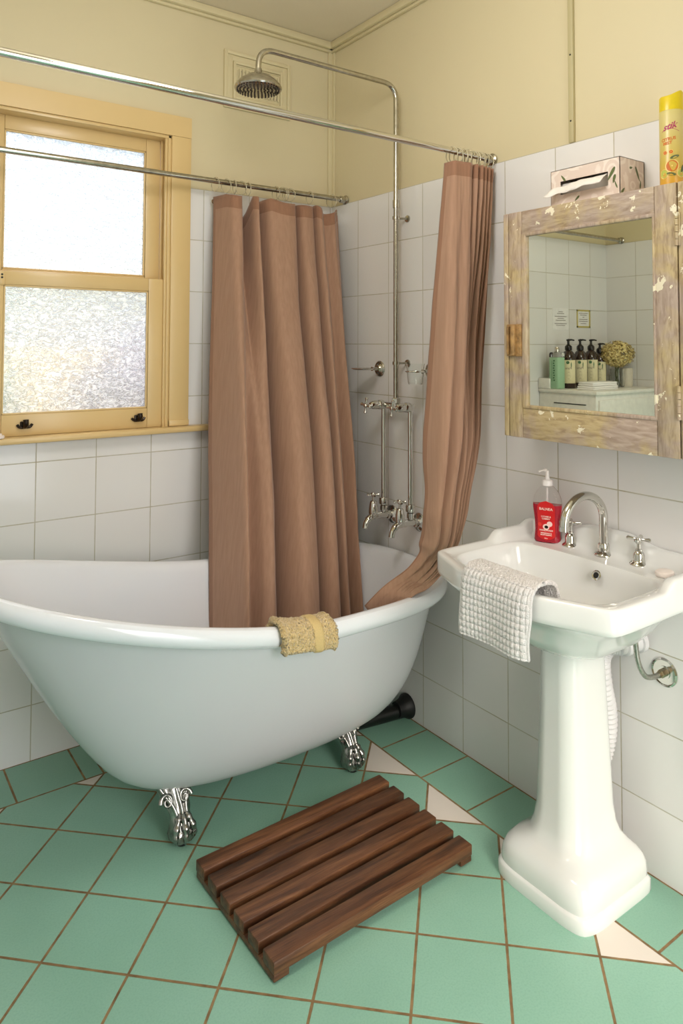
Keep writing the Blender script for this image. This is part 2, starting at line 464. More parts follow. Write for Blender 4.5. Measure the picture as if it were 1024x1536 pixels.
g = Geo().box((XL-.1, YF-.1, -.1), (.1, .12, 0)); struct(obj('floor', g, M['floor'], smooth=False))
g = Geo().box((XL-.1, YF-.1, ZC), (.1, .12, ZC+.1)); struct(obj('ceiling', g, M['ceil'], smooth=False))
def wall_back(g, y0, y1, z0, z1, mi=0):
    """wall with the window opening left out, for the height range z0..z1"""
    a, b = max(z0, wz0), min(z1, wz1)
    if z0 < wz0: g.box((XL-.1, y0, z0), (.1, y1, min(wz0, z1)), mi=mi)
    if z1 > wz1: g.box((XL-.1, y0, max(z0, wz1)), (.1, y1, z1), mi=mi)
    if b > a:
        g.box((XL-.1, y0, a), (wx0, y1, b), mi=mi); g.box((wx1, y0, a), (.1, y1, b), mi=mi)
g = Geo(); wall_back(g, .005, .12, 0, ZC, 0); wall_back(g, 0, .005, 0, ZT, 1)
struct(obj('wall_back', g, [M['wall'], M['tile_back']], smooth=False))
g = Geo().box((.005, YF-.1, 0), (.1, .12, ZC)); g.box((0, YF-.1, 0), (.005, .0, ZT), mi=1)
struct(obj('wall_right', g, [M['wall'], M['tile_right']], smooth=False))
g = Geo().box((XL-.1, YF-.1, 0), (XL-.005, .12, ZC)); g.box((XL-.005, YF-.1, 0), (XL, 0, ZT), mi=1)
struct(obj('wall_left', g, [M['wall'], M['tile_right']], smooth=False))
# front wall with the doorway the daylight behind the camera comes from
dx0, dx1, dz = -1.35, -.45, 2.15
g = Geo().box((XL-.1, YF-.1, 0), (dx0, YF, ZC)).box((dx1, YF-.1, 0), (.1, YF, ZC)).box((dx0, YF-.1, dz), (dx1, YF, ZC))
struct(obj('wall_front', g, M['wall'], smooth=False))
g = Geo().box((dx0-.07, YF, 0), (dx0, YF+.02, dz+.07), .003).box((dx1, YF, 0), (dx1+.07, YF+.02, dz+.07), .003).box((dx0, YF, dz), (dx1, YF+.02, dz+.07), .003)
struct(obj('trim_1', g, M['casing']))
# cornice beads and corner bead
g = Geo().box((XL, -.028, ZC-.03), (0, .005, ZC), .006).box((-.028, YF, ZC-.03), (.005, 0, ZC), .006)
g.box((XL, -.012, ZC-.042), (0, .005, ZC-.03), .003).box((-.012, YF, ZC-.042), (.005, 0, ZC-.03), .003)
struct(obj('trim_2', g, M['bead']))
g = Geo().box((-.022, -.006, ZT), (.005, .005, ZC-.03), .003).box((-.004, -.02, ZT), (.005, .005, ZC-.03), .002)
struct(obj('trim_3', g, M['bead']))
g = Geo().box((-.006, -1.264, ZT), (.006, -1.246, ZC-.04), .002)
for z in (2.05, 2.25, 2.5): g.lathe([(.0, 0), (.003, 0), (.0025, .001), (0, .001)], (-.006, -1.255, z), (-1, 0, 0), 8, mi=1)
struct(obj('trim_4', g, [M['batten'], M['dark']]))

# ------------------------------------------------------------------ window
W = thing('window_1', (-1.07, .02, 1.06), 'obscure-glass sash window in butter-yellow frame', 'window'); struct(W)
def miter(g, x0, x1, z0, z1, w, y0, y1, mi=0, bottom=False, bev=.003):
    """mitred rectangular frame around x0..x1, z0..z1"""
    g.box((x0-w, y0, z0), (x0, y1, z1), bev, mi); g.box((x1, y0, z0), (x1+w, y1, z1), bev, mi)
    # top with mitres
    P = [(x0-w, z1+w), (x1+w, z1+w), (x1, z1), (x0, z1)]
    v = [(p[0], y0, p[1]) for p in P]+[(p[0], y1, p[1]) for p in P]
    g.add(v, [(0, 1, 2, 3), (7, 6, 5, 4), (0, 4, 5, 1), (1, 5, 6, 2), (2, 6, 7, 3), (3, 7, 4, 0)], mi)
    g.add([(x0-w, y0, z1), (x0, y0, z1), (x0-w, y0, z1+w), (x0-w, y1, z1), (x0, y1, z1), (x0-w, y1, z1+w)], [(0, 1, 2), (5, 4, 3), (0, 3, 4, 1), (1, 4, 5, 2), (2, 5, 3, 0)], mi)
    g.add([(x1+w, y0, z1), (x1, y0, z1), (x1+w, y0, z1+w), (x1+w, y1, z1), (x1, y1, z1), (x1+w, y1, z1+w)], [(2, 1, 0), (3, 4, 5), (1, 4, 3, 0), (2, 5, 4, 1), (0, 3, 5, 2)], mi)
g = Geo(); miter(g, wx0, wx1, 1.075, wz1, .078, -.018, .004)
g.box((wx0-.078, -.022, 1.075), (wx0+.0, .0, 1.097), .002); g.box((wx1, -.022, 1.075), (wx1+.078, .0, 1.097), .002)
obj('casing', g, M['casing'], W)
g = Geo().box((wx0-.17, -.05, 1.052), (wx1+.165, .0, 1.074), .008).box((wx0, 0, 1.052), (wx1, .1, 1.072), .002)
obj('window_sill', g, M['casing'], W)
g = Geo()   # jamb lining and parting beads
for xa, xb in ((wx0, wx0+.012), (wx1-.012, wx1)): g.box((xa, -.01, 1.07), (xb, .11, wz1), .002)
g.box((wx0, -.01, wz1-.012), (wx1, .11, wz1), .002)
for xa, xb in ((wx0+.012, wx0+.022), (wx1-.022, wx1-.012)):
    g.box((xa, .036, 1.07), (xb, .046, wz1-.01), .002); g.box((xa, -.006, 1.07), (xb, .004, wz1-.01), .002)
obj('window_frame', g, M['casing'], W)
def sash(name, x0, x1, z0, z1, st, top, bot, y0, y1):
    g = Geo().box((x0, y0, z0), (x0+st, y1, z1), .003).box((x1-st, y0, z0), (x1, y1, z1), .003)
    g.box((x0+st, y0, z1-top), (x1-st, y1, z1), .003).box((x0+st, y0, z0), (x1-st, y1, z0+bot), .003)
    # putty bevel round the glass
    a, b, c, d = x0+st, x1-st, z0+bot, z1-top; ym = y0+.012
    for (p, q) in (((a, y0+.003, c), (a+.006, ym, d)), ((b-.006, y0+.003, c), (b, ym, d)), ((a, y0+.003, c), (b, ym, c+.006)), ((a, y0+.003, d-.006), (b, ym, d))):
        g.box(p, q, .002)
    o = obj(name, g, M['casing'], W)
    gp = Geo().box((a-.004, y0+.013, c-.004), (b+.004, y0+.017, d+.004))
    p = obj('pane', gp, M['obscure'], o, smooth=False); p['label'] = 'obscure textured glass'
    return o
up = sash('upper_sash', wx0+.02, wx1-.02, 1.585, 2.162, .056, .05, .05, .048, .082)
lo = sash('lower_sash', wx0+.012, wx1-.012, 1.073, 1.625, .064, .047, .072, .004, .036)
g = Geo()
for x in (-1.247, -.859):
    g2 = Geo().box((x-.014, -.001, 1.098), (x+.014, .004, 1.122), .003)
    g2.tube(smooth_path([(x-.024, -.002, 1.112), (x-.016, -.004, 1.103), (x, -.005, 1.102), (x+.016, -.004, 1.103), (x+.024, -.002, 1.112)], 5), .0045, 8)
    g2.tube(smooth_path([(x, 0, 1.105), (x, -.012, 1.108), (x, -.022, 1.118), (x, -.02, 1.128)], 5), [.009]*15+[.010], 10, sx=1.)
    o = obj('sash_lift', g2, M['bronze'], lo); o['label'] = 'dark bronze hooked sash lift'
g = Geo().box((-1.36, -.001, 1.576), (-1.316, .006, 1.622), .003)
for zz in (1.611, 1.601): g.lathe([(0, 0), (.0035, 0), (.0035, .001), (0, .001)], (-1.326, -.001, zz), (0, -1, 0), 10, mi=1)
g.lathe([(0, 0), (.0045, 0), (.004, .002), (0, .002)], (-1.329, -.001, 1.586), (0, -1, 0), 12)
obj('fastener_plate', g, [M['casing'], M['dark']], lo)
g = Geo().lathe([(0, 0), (.021, 0), (.022, .004), (.02, .009), (.013, .009), (.014, .011), (.013, .015), (0, .016)], (-1.335, -.03, 1.075), (0, 0, 1), 24)
tag(obj('bath_plug', g, M['soap']), 'small round cream disc lying on the yellow window sill', 'plug')

# ------------------------------------------------------------------ wall vent
V = thing('wall_vent', (-.37, 0, 2.33), 'cream plaster air vent high on the back wall behind the shower head', 'vent')
g = Geo()
x0, x1, z0, z1 = -.528, -.218, 2.33, 2.566
for i, (ins, w, dep) in enumerate(((0, .016, .012), (.016, .024, .007), (.040, .012, .014), (.052, .006, .008))):
    a, b, c, d = x0+ins, x1-ins, z0+ins, z1-ins
    g.box((a, .005-dep, c), (a+w, .006, d), .003).box((b-w, .005-dep, c), (b, .006, d), .003)
    g.box((a+.0004, .0056-dep, c+.0004), (b-.0004, .0064, c+w), .003).box((a+.0004, .0056-dep, d-w), (b-.0004, .0064, d-.0004), .003)
obj('vent_frame', g, M['bead'], V)
a, b, c, d = x0+.058, x1-.058, z0+.058, z1-.058
g = Geo().box((a, .002, c), (b, .006, d))
nb = 13
for i in range(nb):
    x = a+(i+.5)*(b-a)/nb
    for zc in (c+.032, d-.032):
        pts = [(x-.004, -.004, zc-.024), (x-.006, -.006, zc), (x-.004, -.004, zc+.024)]
        g.box((x-.0035, .0, zc-.017), (x-.0010, .0018, zc+.017), mi=1 if (i*7) % 3 or zc < (c+d)/2 else 0)
        g.tube(smooth_path([(x+.005, -.003, zc-.022), (x+.0065, -.004, zc), (x+.005, -.003, zc+.022)], 4), .0042, 8)
g.box((a, -.004, (c+d)/2-.005), (b, .004, (c+d)/2+.005), .002)
obj('grille', g, [M['bead'], M['dark']], V)

# ------------------------------------------------------------------ curtain rods
def rod(y, z, label):
    R = thing('curtain_rod', (XL/2, y, z), label, 'rod', None)
    g = Geo().tube([(XL+.006, y, z), (-.006, y, z)], .0105, 20); obj('tube', g, M['chrome_old'] if y > -.5 else M['chrome'], R)
    for x, s in ((-.001, -1), (XL+.001, 1)):
        g = Geo().lathe([(0, 0), (.02, 0), (.02, .004), (.0145, .008), (.0145, .03), (.0125, .032), (0, .032)], (x, y, z), (s, 0, 0), 24)
        obj('wall_flange', g, M['chrome_old'], R)
    return R
ra = rod(-.94, 2.0, 'upper-front chrome shower rod crossing the room above the bath front')
rb = rod(-.105, 2.0, 'rear chrome shower rod running in front of the window')

# ------------------------------------------------------------------ bathtub
YC = -.545
def plan(xl, xr, w, n_l, n_r, cx, N=128):
    out = []
    for k in range(N):
        a = 2*PI*k/N; c, s_ = math.cos(a), math.sin(a)
        n = n_r if c > 0 else n_l; ax = (xr-cx) if c > 0 else (cx-xl)
        x = cx+ax*math.copysign(abs(c)**(2/n), c); y = YC+w*math.copysign(abs(s_)**(2/n), s_)
        out.append((x, y))
    return out
def rise(x): return .228*max(0, -x-.62)**1.4
def tubring(xl, xr, w, z, lift, nl=2.7, nr=2.7, cx=-.5):
    return [(x, y, z+rise(x)*lift) for x, y in plan(xl, xr, w, nl, nr, cx)]
T = thing('bathtub', (-.72, YC, 0), 'white roll-top clawfoot bath with one raised end', 'bathtub')
g = Geo()
rim = []
rx0, rx1, rw = -1.515, -.006, .378
# rolled rim: underside outward, over the top and inside
for ins, dz in ((.040, -.044), (.022, -.051), (.006, -.044), (-.002, -.028), (.000, -.010), (.009, .004), (.022, .007), (.036, .003), (.044, -.006), (.050, -.022)):
    rim.append(tubring(rx0+ins, rx1-ins, rw-ins, .604+dz, 1.))
inner = []
for t, z, xl, xr, w in ((.1, .54, -1.42, -.066, .325), (.3, .45, -1.32, -.085, .305), (.5, .36, -1.21, -.105, .28), (.7, .27, -1.08, -.14, .25), (.85, .205, -.98, -.19, .21), (.95, .172, -.88, -.27, .15), (1., .16, -.8, -.36, .07)):
    inner.append(tubring(xl, xr, w, z, 1-t, 2.3, 2.6, cx=(xl+xr)/2*(t)+(-.5)*(1-t)))
g.rings(rim+inner, False, True)
obj('basin_interior', g, M['enamel'], T)
g = Geo(); outer = [rim[0]]
for t, z, xl, xr, w in ((.04, .545, -1.455, -.052, .342), (.25, .455, -1.365, -.062, .322), (.45, .355, -1.28, -.080, .297), (.62, .272, -1.205, -.108, .266), (.76, .205, -1.145, -.145, .230), (.87, .158, -1.08, -.20, .182), (.95, .128, -1.0, -.27, .122), (1., .118, -.90, -.34, .05)):
    outer.append(tubring(xl, xr, w, z, (1-t)**1.6, 2.4, 2.6, cx=(xl+xr)/2*t+(-.5)*(1-t)))
g.rings(outer, False, True)
o = obj('outer_shell', g, M['enamel_out'], T)
for nm in ('basin_interior', 'outer_shell'):
    ob = [c for c in T.children if c.name.startswith(nm)][0]
    m = ob.modifiers.new('sub', 'SUBSURF'); m.levels = 1; m.render_levels = 1

def claw_foot(tx, ty, sy):
    """tip on the floor at tx,ty; leans inward (sy=-1 front, +1 back)"""
    g = Geo(); N = 40; R = []
    path = smooth_path([(tx-.012, ty-sy*.098, .205), (tx-.014, ty-sy*.078, .168), (tx-.010, ty-sy*.050, .135), (tx-.004, ty-sy*.028, .102), (tx, ty-sy*.018, .075), (tx, ty-sy*.012, .052), (tx, ty-sy*.008, .030), (tx, ty-sy*.005, .014), (tx, ty-sy*.002, .006)], 5)
    rad = [.068, .060, .046, .032, .026, .031, .037, .033, .015]; sq = [.45, .5, .6, .75, .95, 1, 1, 1, 1]
    n = len(path)
    for i, p in enumerate(path):
        f = i/(n-1)*(len(rad)-1); a = min(int(f), len(rad)-2); t = f-a
        r = rad[a]*(1-t)+rad[a+1]*t; q = sq[a]*(1-t)+sq[a+1]*t; v = i/(n-1)
        ring = []
        for k in range(N):
            an = 2*PI*k/N; c, s_ = math.cos(an), math.sin(an)
            # claws low down, leaf ribs high up
            claw = .16*abs(math.sin(2.5*(an-PI/2)))*sm(.5, .8, v)-.02
            leaf = .10*math.sin(9*an+6*v)*(1-sm(.3, .6, v))+.12*math.sin(14*v+2*abs(s_)*3)*(1-sm(.35, .7, v))
            rr = r*(1+leaf-claw)
            ring.append((p.x+rr*c, p.y+rr*s_*q, p.z))
        R.append(ring)
    g.rings(R)
    # acanthus scrolls on the knee
    for side in (-1, 1):
        sp = []
        for k in range(22):
            a = k/21*2.6*PI; rr = .019*(1-k/26)
            sp.append((tx-.012+side*.026+side*rr*math.cos(a), ty-sy*.016-sy*.45*(rr*math.sin(a)), .116+rr*math.sin(a)*1.0))
        g.tube(sp, [.0065*(1-k/40) for k in range(22)], 8)
        g.tube(smooth_path([(tx-.012+side*.060, ty-sy*.062, .185), (tx-.010+side*.038, ty-sy*.036, .14), (tx-.004+side*.018, ty-sy*.010, .1), (tx+side*.014, ty+sy*.006, .07), (tx+side*.012, ty+sy*.018, .045)], 5), [.007]*10+[.0055]*11, 8)
    g.tube(smooth_path([(tx-.012, ty-sy*.060, .19), (tx-.008, ty-sy*.028, .14), (tx-.002, ty-sy*.004, .1), (tx, ty+sy*.008, .07), (tx, ty+sy*.02, .045), (tx, ty+sy*.02, .024)], 5), [.006]*26, 8)
    for q in (-1, 0, 1):   # knuckled toes over the ball
        a = PI/2*(1 if sy > 0 else -1)+q*.75; dx_, dy_ = math.cos(a), math.sin(a)
        cyb = ty-sy*.008
        g.tube(smooth_path([(tx+dx_*.014, cyb+dy_*.014, .082), (tx+dx_*.026, cyb+dy_*.026, .066), (tx+dx_*.036, cyb+dy_*.036, .050), (tx+dx_*.039, cyb+dy_*.039, .034), (tx+dx_*.034, cyb+dy_*.034, .018), (tx+dx_*.024, cyb+dy_*.024, .008)], 5), [.007, .008, .0095, .0105, .0095, .0085, .008, .0085, .0098, .0105, .0095, .008, .0075, .008, .009, .0095, .0085, .007, .006, .005, .0045, .004, .0035, .003, .0025, .002], 10)
    f = obj('claw_foot', g, M['foot_metal'], T, angle=60); f['label'] = 'chromed claw-and-ball foot'
    g = Geo().lathe([(0, 0), (.015, 0), (.017, .005), (.014, .012), (0, .012)], (tx, ty-sy*.002, 0), (0, 0, 1), 20)
    obj('foot_pad', g, M['rubber'], f)
claw_foot(-.955, -.660, -1); claw_foot(-.367, -.660, -1)
claw_foot(-.90, -.385, 1); claw_foot(-.40, -.385, 1)

# waste pipe on the floor at the tap end
D = thing('waste_pipe', (-.2, -.51, 0), 'black plastic waste pipe lying on the floor under the bath tap end', 'pipe')
g = Geo().tube(fillet([(-.34, -.455, .13), (-.34, -.455, .028), (-.012, -.508, .030)], .03), .026, 24); obj('pipe', g, M['pvc_black'], D)
g = Geo().lathe([(.0, .0), (.044, 0), (.044, .008), (.036, .02), (.030, .04), (.028, .055), (.0, .055)], (-.001, -.508, .040), (-1, -.0, 0), 28); obj('wall_collar', g, M['rubber'], D)

# ------------------------------------------------------------------ shower
S = thing('shower_mixer', (-.045, -.497, .72), 'exposed chrome bath and shower set with overhead rose on the right wall', 'shower')
px, py = -.048, -.497
g = Geo().tube(fillet([(px, py, 1.165), (px, py, 2.372), (-.645, py, 2.372), (-.645, py, 2.275)], .062, 10), .0098, 20)
g.lathe([(.011, 0), (.0125, 0), (.0125, .03), (.011, .03)], (px, py, 1.9), (0, 0, 1), 20)
obj('riser_pipe', g, M['chrome_old'], S)
hd = Geo().lathe([(0, .062), (.012, .062), (.014, .048), (.018, .042), (.045, .034), (.066, .018), (.078, .002), (.0795, -.004), (.077, -.009), (.071, -.010), (0, -.011)], (-.645, py, 2.238), (0, 0, 1), 48)
ho = obj('shower_rose', hd, M['chrome_old'], S)
g = Geo()
for rr, n in ((.012, 6), (.024, 12), (.036, 18), (.048, 24), (.060, 30), (.069, 36)):
    for k in range(n):
        a = 2*PI*k/n; g.lathe([(0, 0), (.0030, 0), (.0024, .003), (0, .003)], (-.645+rr*math.cos(a), py+rr*math.sin(a), 2.2272), (0, 0, -1), 8)
o = obj('nozzles', g, M['bronze'], ho); o['kind'] = 'stuff'; o['label'] = 'dark spray nozzles'
for z in (1.862, 1.312):
    g = Geo().tube([(px+.008, py-.0, z), (-.002, py-.012, z)], .0045, 12)
    g.lathe([(.0100, -.006), (.0135, -.006), (.0135, .006), (.0100, .006)], (px, py, z), (0, 0, 1), 20)
    g.lathe([(0, 0), (.014, 0), (.013, .004), (.006, .006), (0, .006)], (0, py-.012, z), (-1, 0, 0), 20)
    obj('pipe_bracket', g, M['chrome_old'], S)
def cross(g, c, ax, r=.026, rod_r=.0045):
    """four armed cross head around axis ax at c"""
    ax = Vector(ax).normalized(); c = Vector(c); u = ax.orthogonal().normalized(); w = ax.cross(u)
    a_ = .35 if abs(ax.z) > .5 else .62
    u, w = u*math.cos(a_)+w*math.sin(a_), w*math.cos(a_)-u*math.sin(a_)
    g.lathe([(0, -.007), (.006, -.007), (.009, -.003), (.009, .004), (.006, .008), (0, .009)], c, ax, 18)
    for d in (u, w, -u, -w):
        g.tube([c+d*.004, c+d*.012, c+d*(r-.008), c+d*(r-.004), c+d*r], [rod_r*.8, rod_r*.75, rod_r, rod_r*1.25, rod_r*.6], 10)
yl, yr, xr_ = -.42, -.575, -.045
for y, zr in ((yl, 1.152), (yr, 1.152)):
    g = Geo().tube([(xr_, y, .745), (xr_, y, zr)], .0092, 18)
    g.lathe([(.010, 0), (.0165, .001), (.0175, .006), (.0175, .020), (.0165, .026), (.010, .028)], (xr_, y, .772), (0, 0, 1), 24)
    g.lathe([(.010, 0), (.0135, .0), (.0135, .018), (.010, .02)], (xr_, y, .75), (0, 0, 1), 24)
    obj('supply_riser', g, M['chrome'], S)
g = Geo().tube([(xr_, yl+.014, 1.152), (xr_, yr-.014, 1.152)], .0112, 20)
g.lathe([(.010, 0), (.0165, 0), (.0165, .016), (.012, .02)], (px, py, 1.163), (0, 0, 1), 6)
g.lathe([(.0, 0), (.013, 0), (.013, .016), (.0, .016)], (px, py, 1.148), (0, 0, 1), 16)
obj('crossbar', g, M['chrome'], S)
def valve(y):
    g = Geo().lathe([(.0, .0), (.0165, .0), (.0185, .006), (.0185, .02), (.015, .025), (.0175, .03), (.0155, .052), (.010, .062), (.004, .063), (.004, .078), (0, .078)], (xr_-.004, y, 1.152), (-1, 0, 0), 20)
    v = obj('shower_valve', g, M['chrome'], S)
    g = Geo(); cross(g, (xr_-.086, y, 1.152), (-1, 0, 0), .031, .0055); obj('cross_handle', g, M['chrome'], v)
valve(yl); valve(yr)
def bib(y):
    z = .735
    g = Geo().tube([(-.004, y, z-.004), (xr_-.03, y, z)], .0125, 20)
    g.lathe([(.012, 0), (.0165, 0), (.0165, .012), (.012, .014)], (-.018, y, z-.003), (-1, 0, 0), 6)
    g.lathe([(.012, 0), (.0145, 0), (.0145, .012), (.012, .014)], (-.066, y, z), (-1, 0, 0), 6)
    g.tube(smooth_path([(xr_-.022, y, z), (-.092, y, z-.001), (-.112, y, z-.006), (-.128, y, z-.020), (-.134, y, z-.042)], 6), [.0135]*8+[.0125]*8+[.0105]*9, 18)
    # bonnet rising from the body
    g.lathe([(.013, 0), (.0165, .004), (.0175, .010), (.0165, .030), (.013, .050), (.0105, .054), (.0045, .056), (.0045, .072), (0, .072)], (-.095, y, z+.002), (0, 0, 1), 20)
    b = obj('bib_tap', g, M['chrome'], S)
    g = Geo(); cross(g, (-.095, y, z+.079), (0, 0, 1), .025); obj('cross_handle', g, M['chrome'], b)
    g = Geo().lathe([(0, 0), (.034, 0), (.034, .003), (.030, .007), (.020, .010), (.016, .014), (.0, .014)], (-.0005, y, z-.006), (-1, 0, 0), 32)
    obj('wall_rose', g, M['chrome'], b)
bib(yl); bib(yr)

# soap ring and tumbler holder
def rose(g, y, z):
    g.lathe([(0, 0), (.030, 0), (.031, .003), (.027, .007), (.024, .006), (.018, .010), (.014, .016), (.0, .017)], (-.0005, y, z), (-1, 0, 0), 36)
    g.lathe([(.0, .012), (.0075, .012), (.008, .02), (.006, .026), (.0055, .036), (.008, .042), (.0, .046)], (-.0005, y, z), (-1, 0, 0), 16)
H = thing('soap_holder', (0, -.342, 1.286), 'chrome wall soap dish with round rose, left of the shower pipe', 'holder')
g = Geo(); rose(g, -.342, 1.286); obj('wall_rose', g, M['chrome_old'], H)
g = Geo().lathe([(.0, -.002), (.030, -.002), (.040, .0), (.047, .004), (.048, .006), (.046, .005), (.040, .0025), (.0, .0)], (-.085, -.342, 1.284), (0, 0, 1), 36)
obj('dish', g, M['chrome'], H)
H = thing('tumbler_holder', (0, -.64, 1.286), 'chrome wall ring with round rose right of the shower pipe, half behind the curtain', 'holder')
g = Geo(); rose(g, -.64, 1.286); obj('wall_rose', g, M['chrome_old'], H)
g = Geo(); cxh = (-.078, -.64)
g.tube([(cxh[0]+.034*math.cos(2*PI*k/32), cxh[1]+.034*math.sin(2*PI*k/32), 1.286) for k in range(32)], .0028, 8, closed=True)
obj('ring', g, M['chrome'], H)
g = Geo().lathe([(.0, -.046), (.024, -.046), (.026, -.042), (.0335, .028), (.0325, .028), (.0245, -.040), (0, -.041)], (cxh[0], cxh[1], 1.286), (0, 0, 1), 36)
tag(obj('glass_tumbler', g, M['clear']), 'clear drinking glass hanging in the chrome wall ring', 'glass')

# ------------------------------------------------------------------ curtains
def spline2(ctrl, n):
    P = [Vector((a, b, 0)) for a, b in ctrl]; out = smooth_path(P, 10); 
    # resample by arc length
    L = [0]
    for i in range(1, len(out)): L.append(L[-1]+(out[i]-out[i-1]).length)
    res = []; j = 0
    for k in range(n):
        d = L[-1]*k/(n-1)
        while j < len(L)-2 and L[j+1] < d: j += 1
        t = (d-L[j])/max(1e-9, L[j+1]-L[j]); res.append(out[j].lerp(out[j+1], t))
    return res
def curtain_mesh(ctrl0, ctrl1, frame, rows, cols, hem=.045, drop=None, length=1.5):
    """frame(v) -> (centre, width vector, depth vector, mix, depth scale)"""
    A, B = spline2(ctrl0, cols), spline2(ctrl1, cols)
    g = Geo(); v = []
    for i in range(rows):
        t = i/(rows-1); c, Wv, Dv, mx, ds = frame(t)
        for j in range(cols):
            p = A[j].lerp(B[j], mx)
            q = Vector(c)+Vector(Wv)*(p.x-.5)+Vector(Dv)*(p.y*ds)
            nz = noise.noise(Vector((j/cols*9, t*5, 3.3)))*.006*min(1, t*5)+noise.noise(Vector((j/cols*30, t*16, 8)))*.0022
            q += Vector(Dv).normalized()*nz
            if drop: q.z += drop(j/(cols-1))*(1-sm(0, .22, t))
            v.append(q)
    f = []; mi = []
    for i in range(rows-1):
        for j in range(cols-1):
            a = i*cols+j; f.append((a, a+1, a+cols+1, a+cols)); mi.append(1 if (i/(rows-1)*length < hem or j < 3 or j > cols-5) else 0)
    o = len(g.v); g.v += [tuple(p) for p in v]; g.f += f; g.mi += mi
    return g, A, B
# rear curtain, hanging into the bath
c0 = [(0, .07), (.03, -.0), (.055, -.035), (.12, -.03), (.17, .02), (.2, .03), (.215, -.02), (.25, -.035), (.30, .03), (.34, -.02), (.42, -.035), (.52, -.035), (.585, -.01), (.592, .03), (.60, .03), (.62, -.02), (.68, -.03), (.74, -.012), (.75, .02), (.77, -.02), (.80, -.03), (.86, .0), (.92, -.02), (.97, .0), (1, .01)]
c1 = [(0, .07), (.04, .0), (.075, -.045), (.15, .0), (.21, -.03), (.27, -.035), (.345, .01), (.37, .045), (.385, -.0), (.44, -.045), (.53, -.045), (.60, -.02), (.615, .04), (.625, .04), (.64, -.025), (.70, -.045), (.755, -.02), (.765, .03), (.78, .02), (.80, -.03), (.86, -.015), (.90, .01), (.95, -.02), (1, .015)]
def frB(t):
    z = 1.955-t*1.67
    xl = -.582-.115*t; xr = -.040-.085*t
    y = -.108-.30*t
    return ((xl+xr)/2, y, z), (xr-xl, 0, 0), (0, 1, 0), sm(0, .7, t), 1.15+.75*sm(0, .6, t)
def dropB(u):
    d = 0
    for a, b, h in ((.05, .15, .01), (.145, .255, .078), (.255, .42, .010), (.42, .60, .013), (.60, .83, .010), (.83, .99, .028)):
        if a < u < b: d = -h*math.sin(PI*(u-a)/(b-a))
    return d
c0 = [(a, b*1.7 if b > .015 and a > .1 else b) for a, b in c0]; c1 = [(a, b*1.7 if b > .015 and a > .1 else b) for a, b in c1]
CB = thing('shower_curtain', (-.32, -.108, 1.94), 'wide tan shower curtain hanging from the rear rod into the bath, beside the window', 'curtain')
g, A, B = curtain_mesh(c0, c1, frB, 130, 330, drop=dropB)
solid(obj('curtain_panel', g, [M['curtain'], M['hem']], CB, angle=180), .0012)
# front curtain, gathered at the right wall, tail thrown over the bath rim
amp = lambda L_: [(a, b*1.5 if b > .015 and a > .1 else b) for a, b in L_]
d0 = [(0, .02), (.01, -.02), (.08, -.028), (.2, -.03), (.33, -.035), (.42, -.02), (.425, .025), (.44, .03), (.455, -.025), (.52, -.03), (.555, .03), (.575, -.025), (.63, -.03), (.66, .03), (.68, -.02), (.73, -.028), (.76, .03), (.78, -.02), (.83, -.025), (.86, .025), (.88, -.015), (.94, -.02), (.96, .02), (1, .0)]
d1 = [(0, .03), (.03, -.02), (.12, -.035), (.22, -.01), (.34, -.035), (.46, -.03), (.50, .02), (.51, .03), (.53, -.02), (.60, -.03), (.64, .03), (.66, -.02), (.72, -.028), (.745, .03), (.76, -.01), (.80, -.02), (.83, .03), (.85, -.01), (.9, -.02), (.92, .025), (.94, .0), (.97, -.015), (1, .0)]
d0, d1 = amp(d0), amp(d1)
keys = [  # t, centre, width vec, depth vec, depth scale
    (0, (-.104, -.94, 1.962), (.196, 0, 0), (0, 1, 0), 1.0),
    (.28, (-.135, -.937, 1.52), (.208, 0, 0), (0, 1, 0), 1.4),
    (.52, (-.163, -.93, 1.12), (.200, 0, 0), (0, 1, 0), 1.5),
    (.70, (-.184, -.915, .87), (.160, 0, 0), (0, 1, 0), .95),
    (.78, (-.196, -.90, .765), (.125, -.015, .0), (0, 1, 0), 1.0),
    (.835, (-.225, -.888, .700), (.080, -.035, -.035), (.2, 1, .3), .42),
    (.89, (-.280, -.880, .655), (.048, -.052, -.040), (.3, .5, .8), .30),
    (.95, (-.340, -.860, .622), (.045, -.070, -.020), (.1, .2, 1), .24),
    (1., (-.375, -.800, .545), (.05, -.06, -.03), (-.3, .4, .8), .2)]
def frA(t):
    for i in range(len(keys)-1):
        if t <= keys[i+1][0] or i == len(keys)-2: break
    a, b = keys[i], keys[i+1]; u = (t-a[0])/(b[0]-a[0])
    pm = keys[max(0, i-1)]; pn = keys[min(len(keys)-1, i+2)]
    def cat(k):
        A_, B_, C_, D_ = Vector(pm[k]), Vector(a[k]), Vector(b[k]), Vector(pn[k])
        m1 = (C_-A_)*((b[0]-a[0])/max(1e-6, (b[0]-pm[0]))); m2 = (D_-B_)*((b[0]-a[0])/max(1e-6, (pn[0]-a[0])))
        return B_*(2*u**3-3*u*u+1)+m1*(u**3-2*u*u+u)+C_*(-2*u**3+3*u*u)+m2*(u**3-u*u)
    us = u*u*(3-2*u)
    return cat(1), Vector(a[2]).lerp(Vector(b[2]), us), Vector(a[3]).lerp(Vector(b[3]), us).normalized(), sm(0, .7, t), a[4]*(1-us)+b[4]*us
CA = thing('shower_curtain', (-.1, -.94, 1.95), 'narrow bunched tan shower curtain at the right wall, its tail over the bath rim', 'curtain')
g, A2, B2 = curtain_mesh(d0, d1, frA, 170, 300, length=1.6)
solid(obj('curtain_panel', g, [M['curtain'], M['hem']], CA, angle=180), .0012)
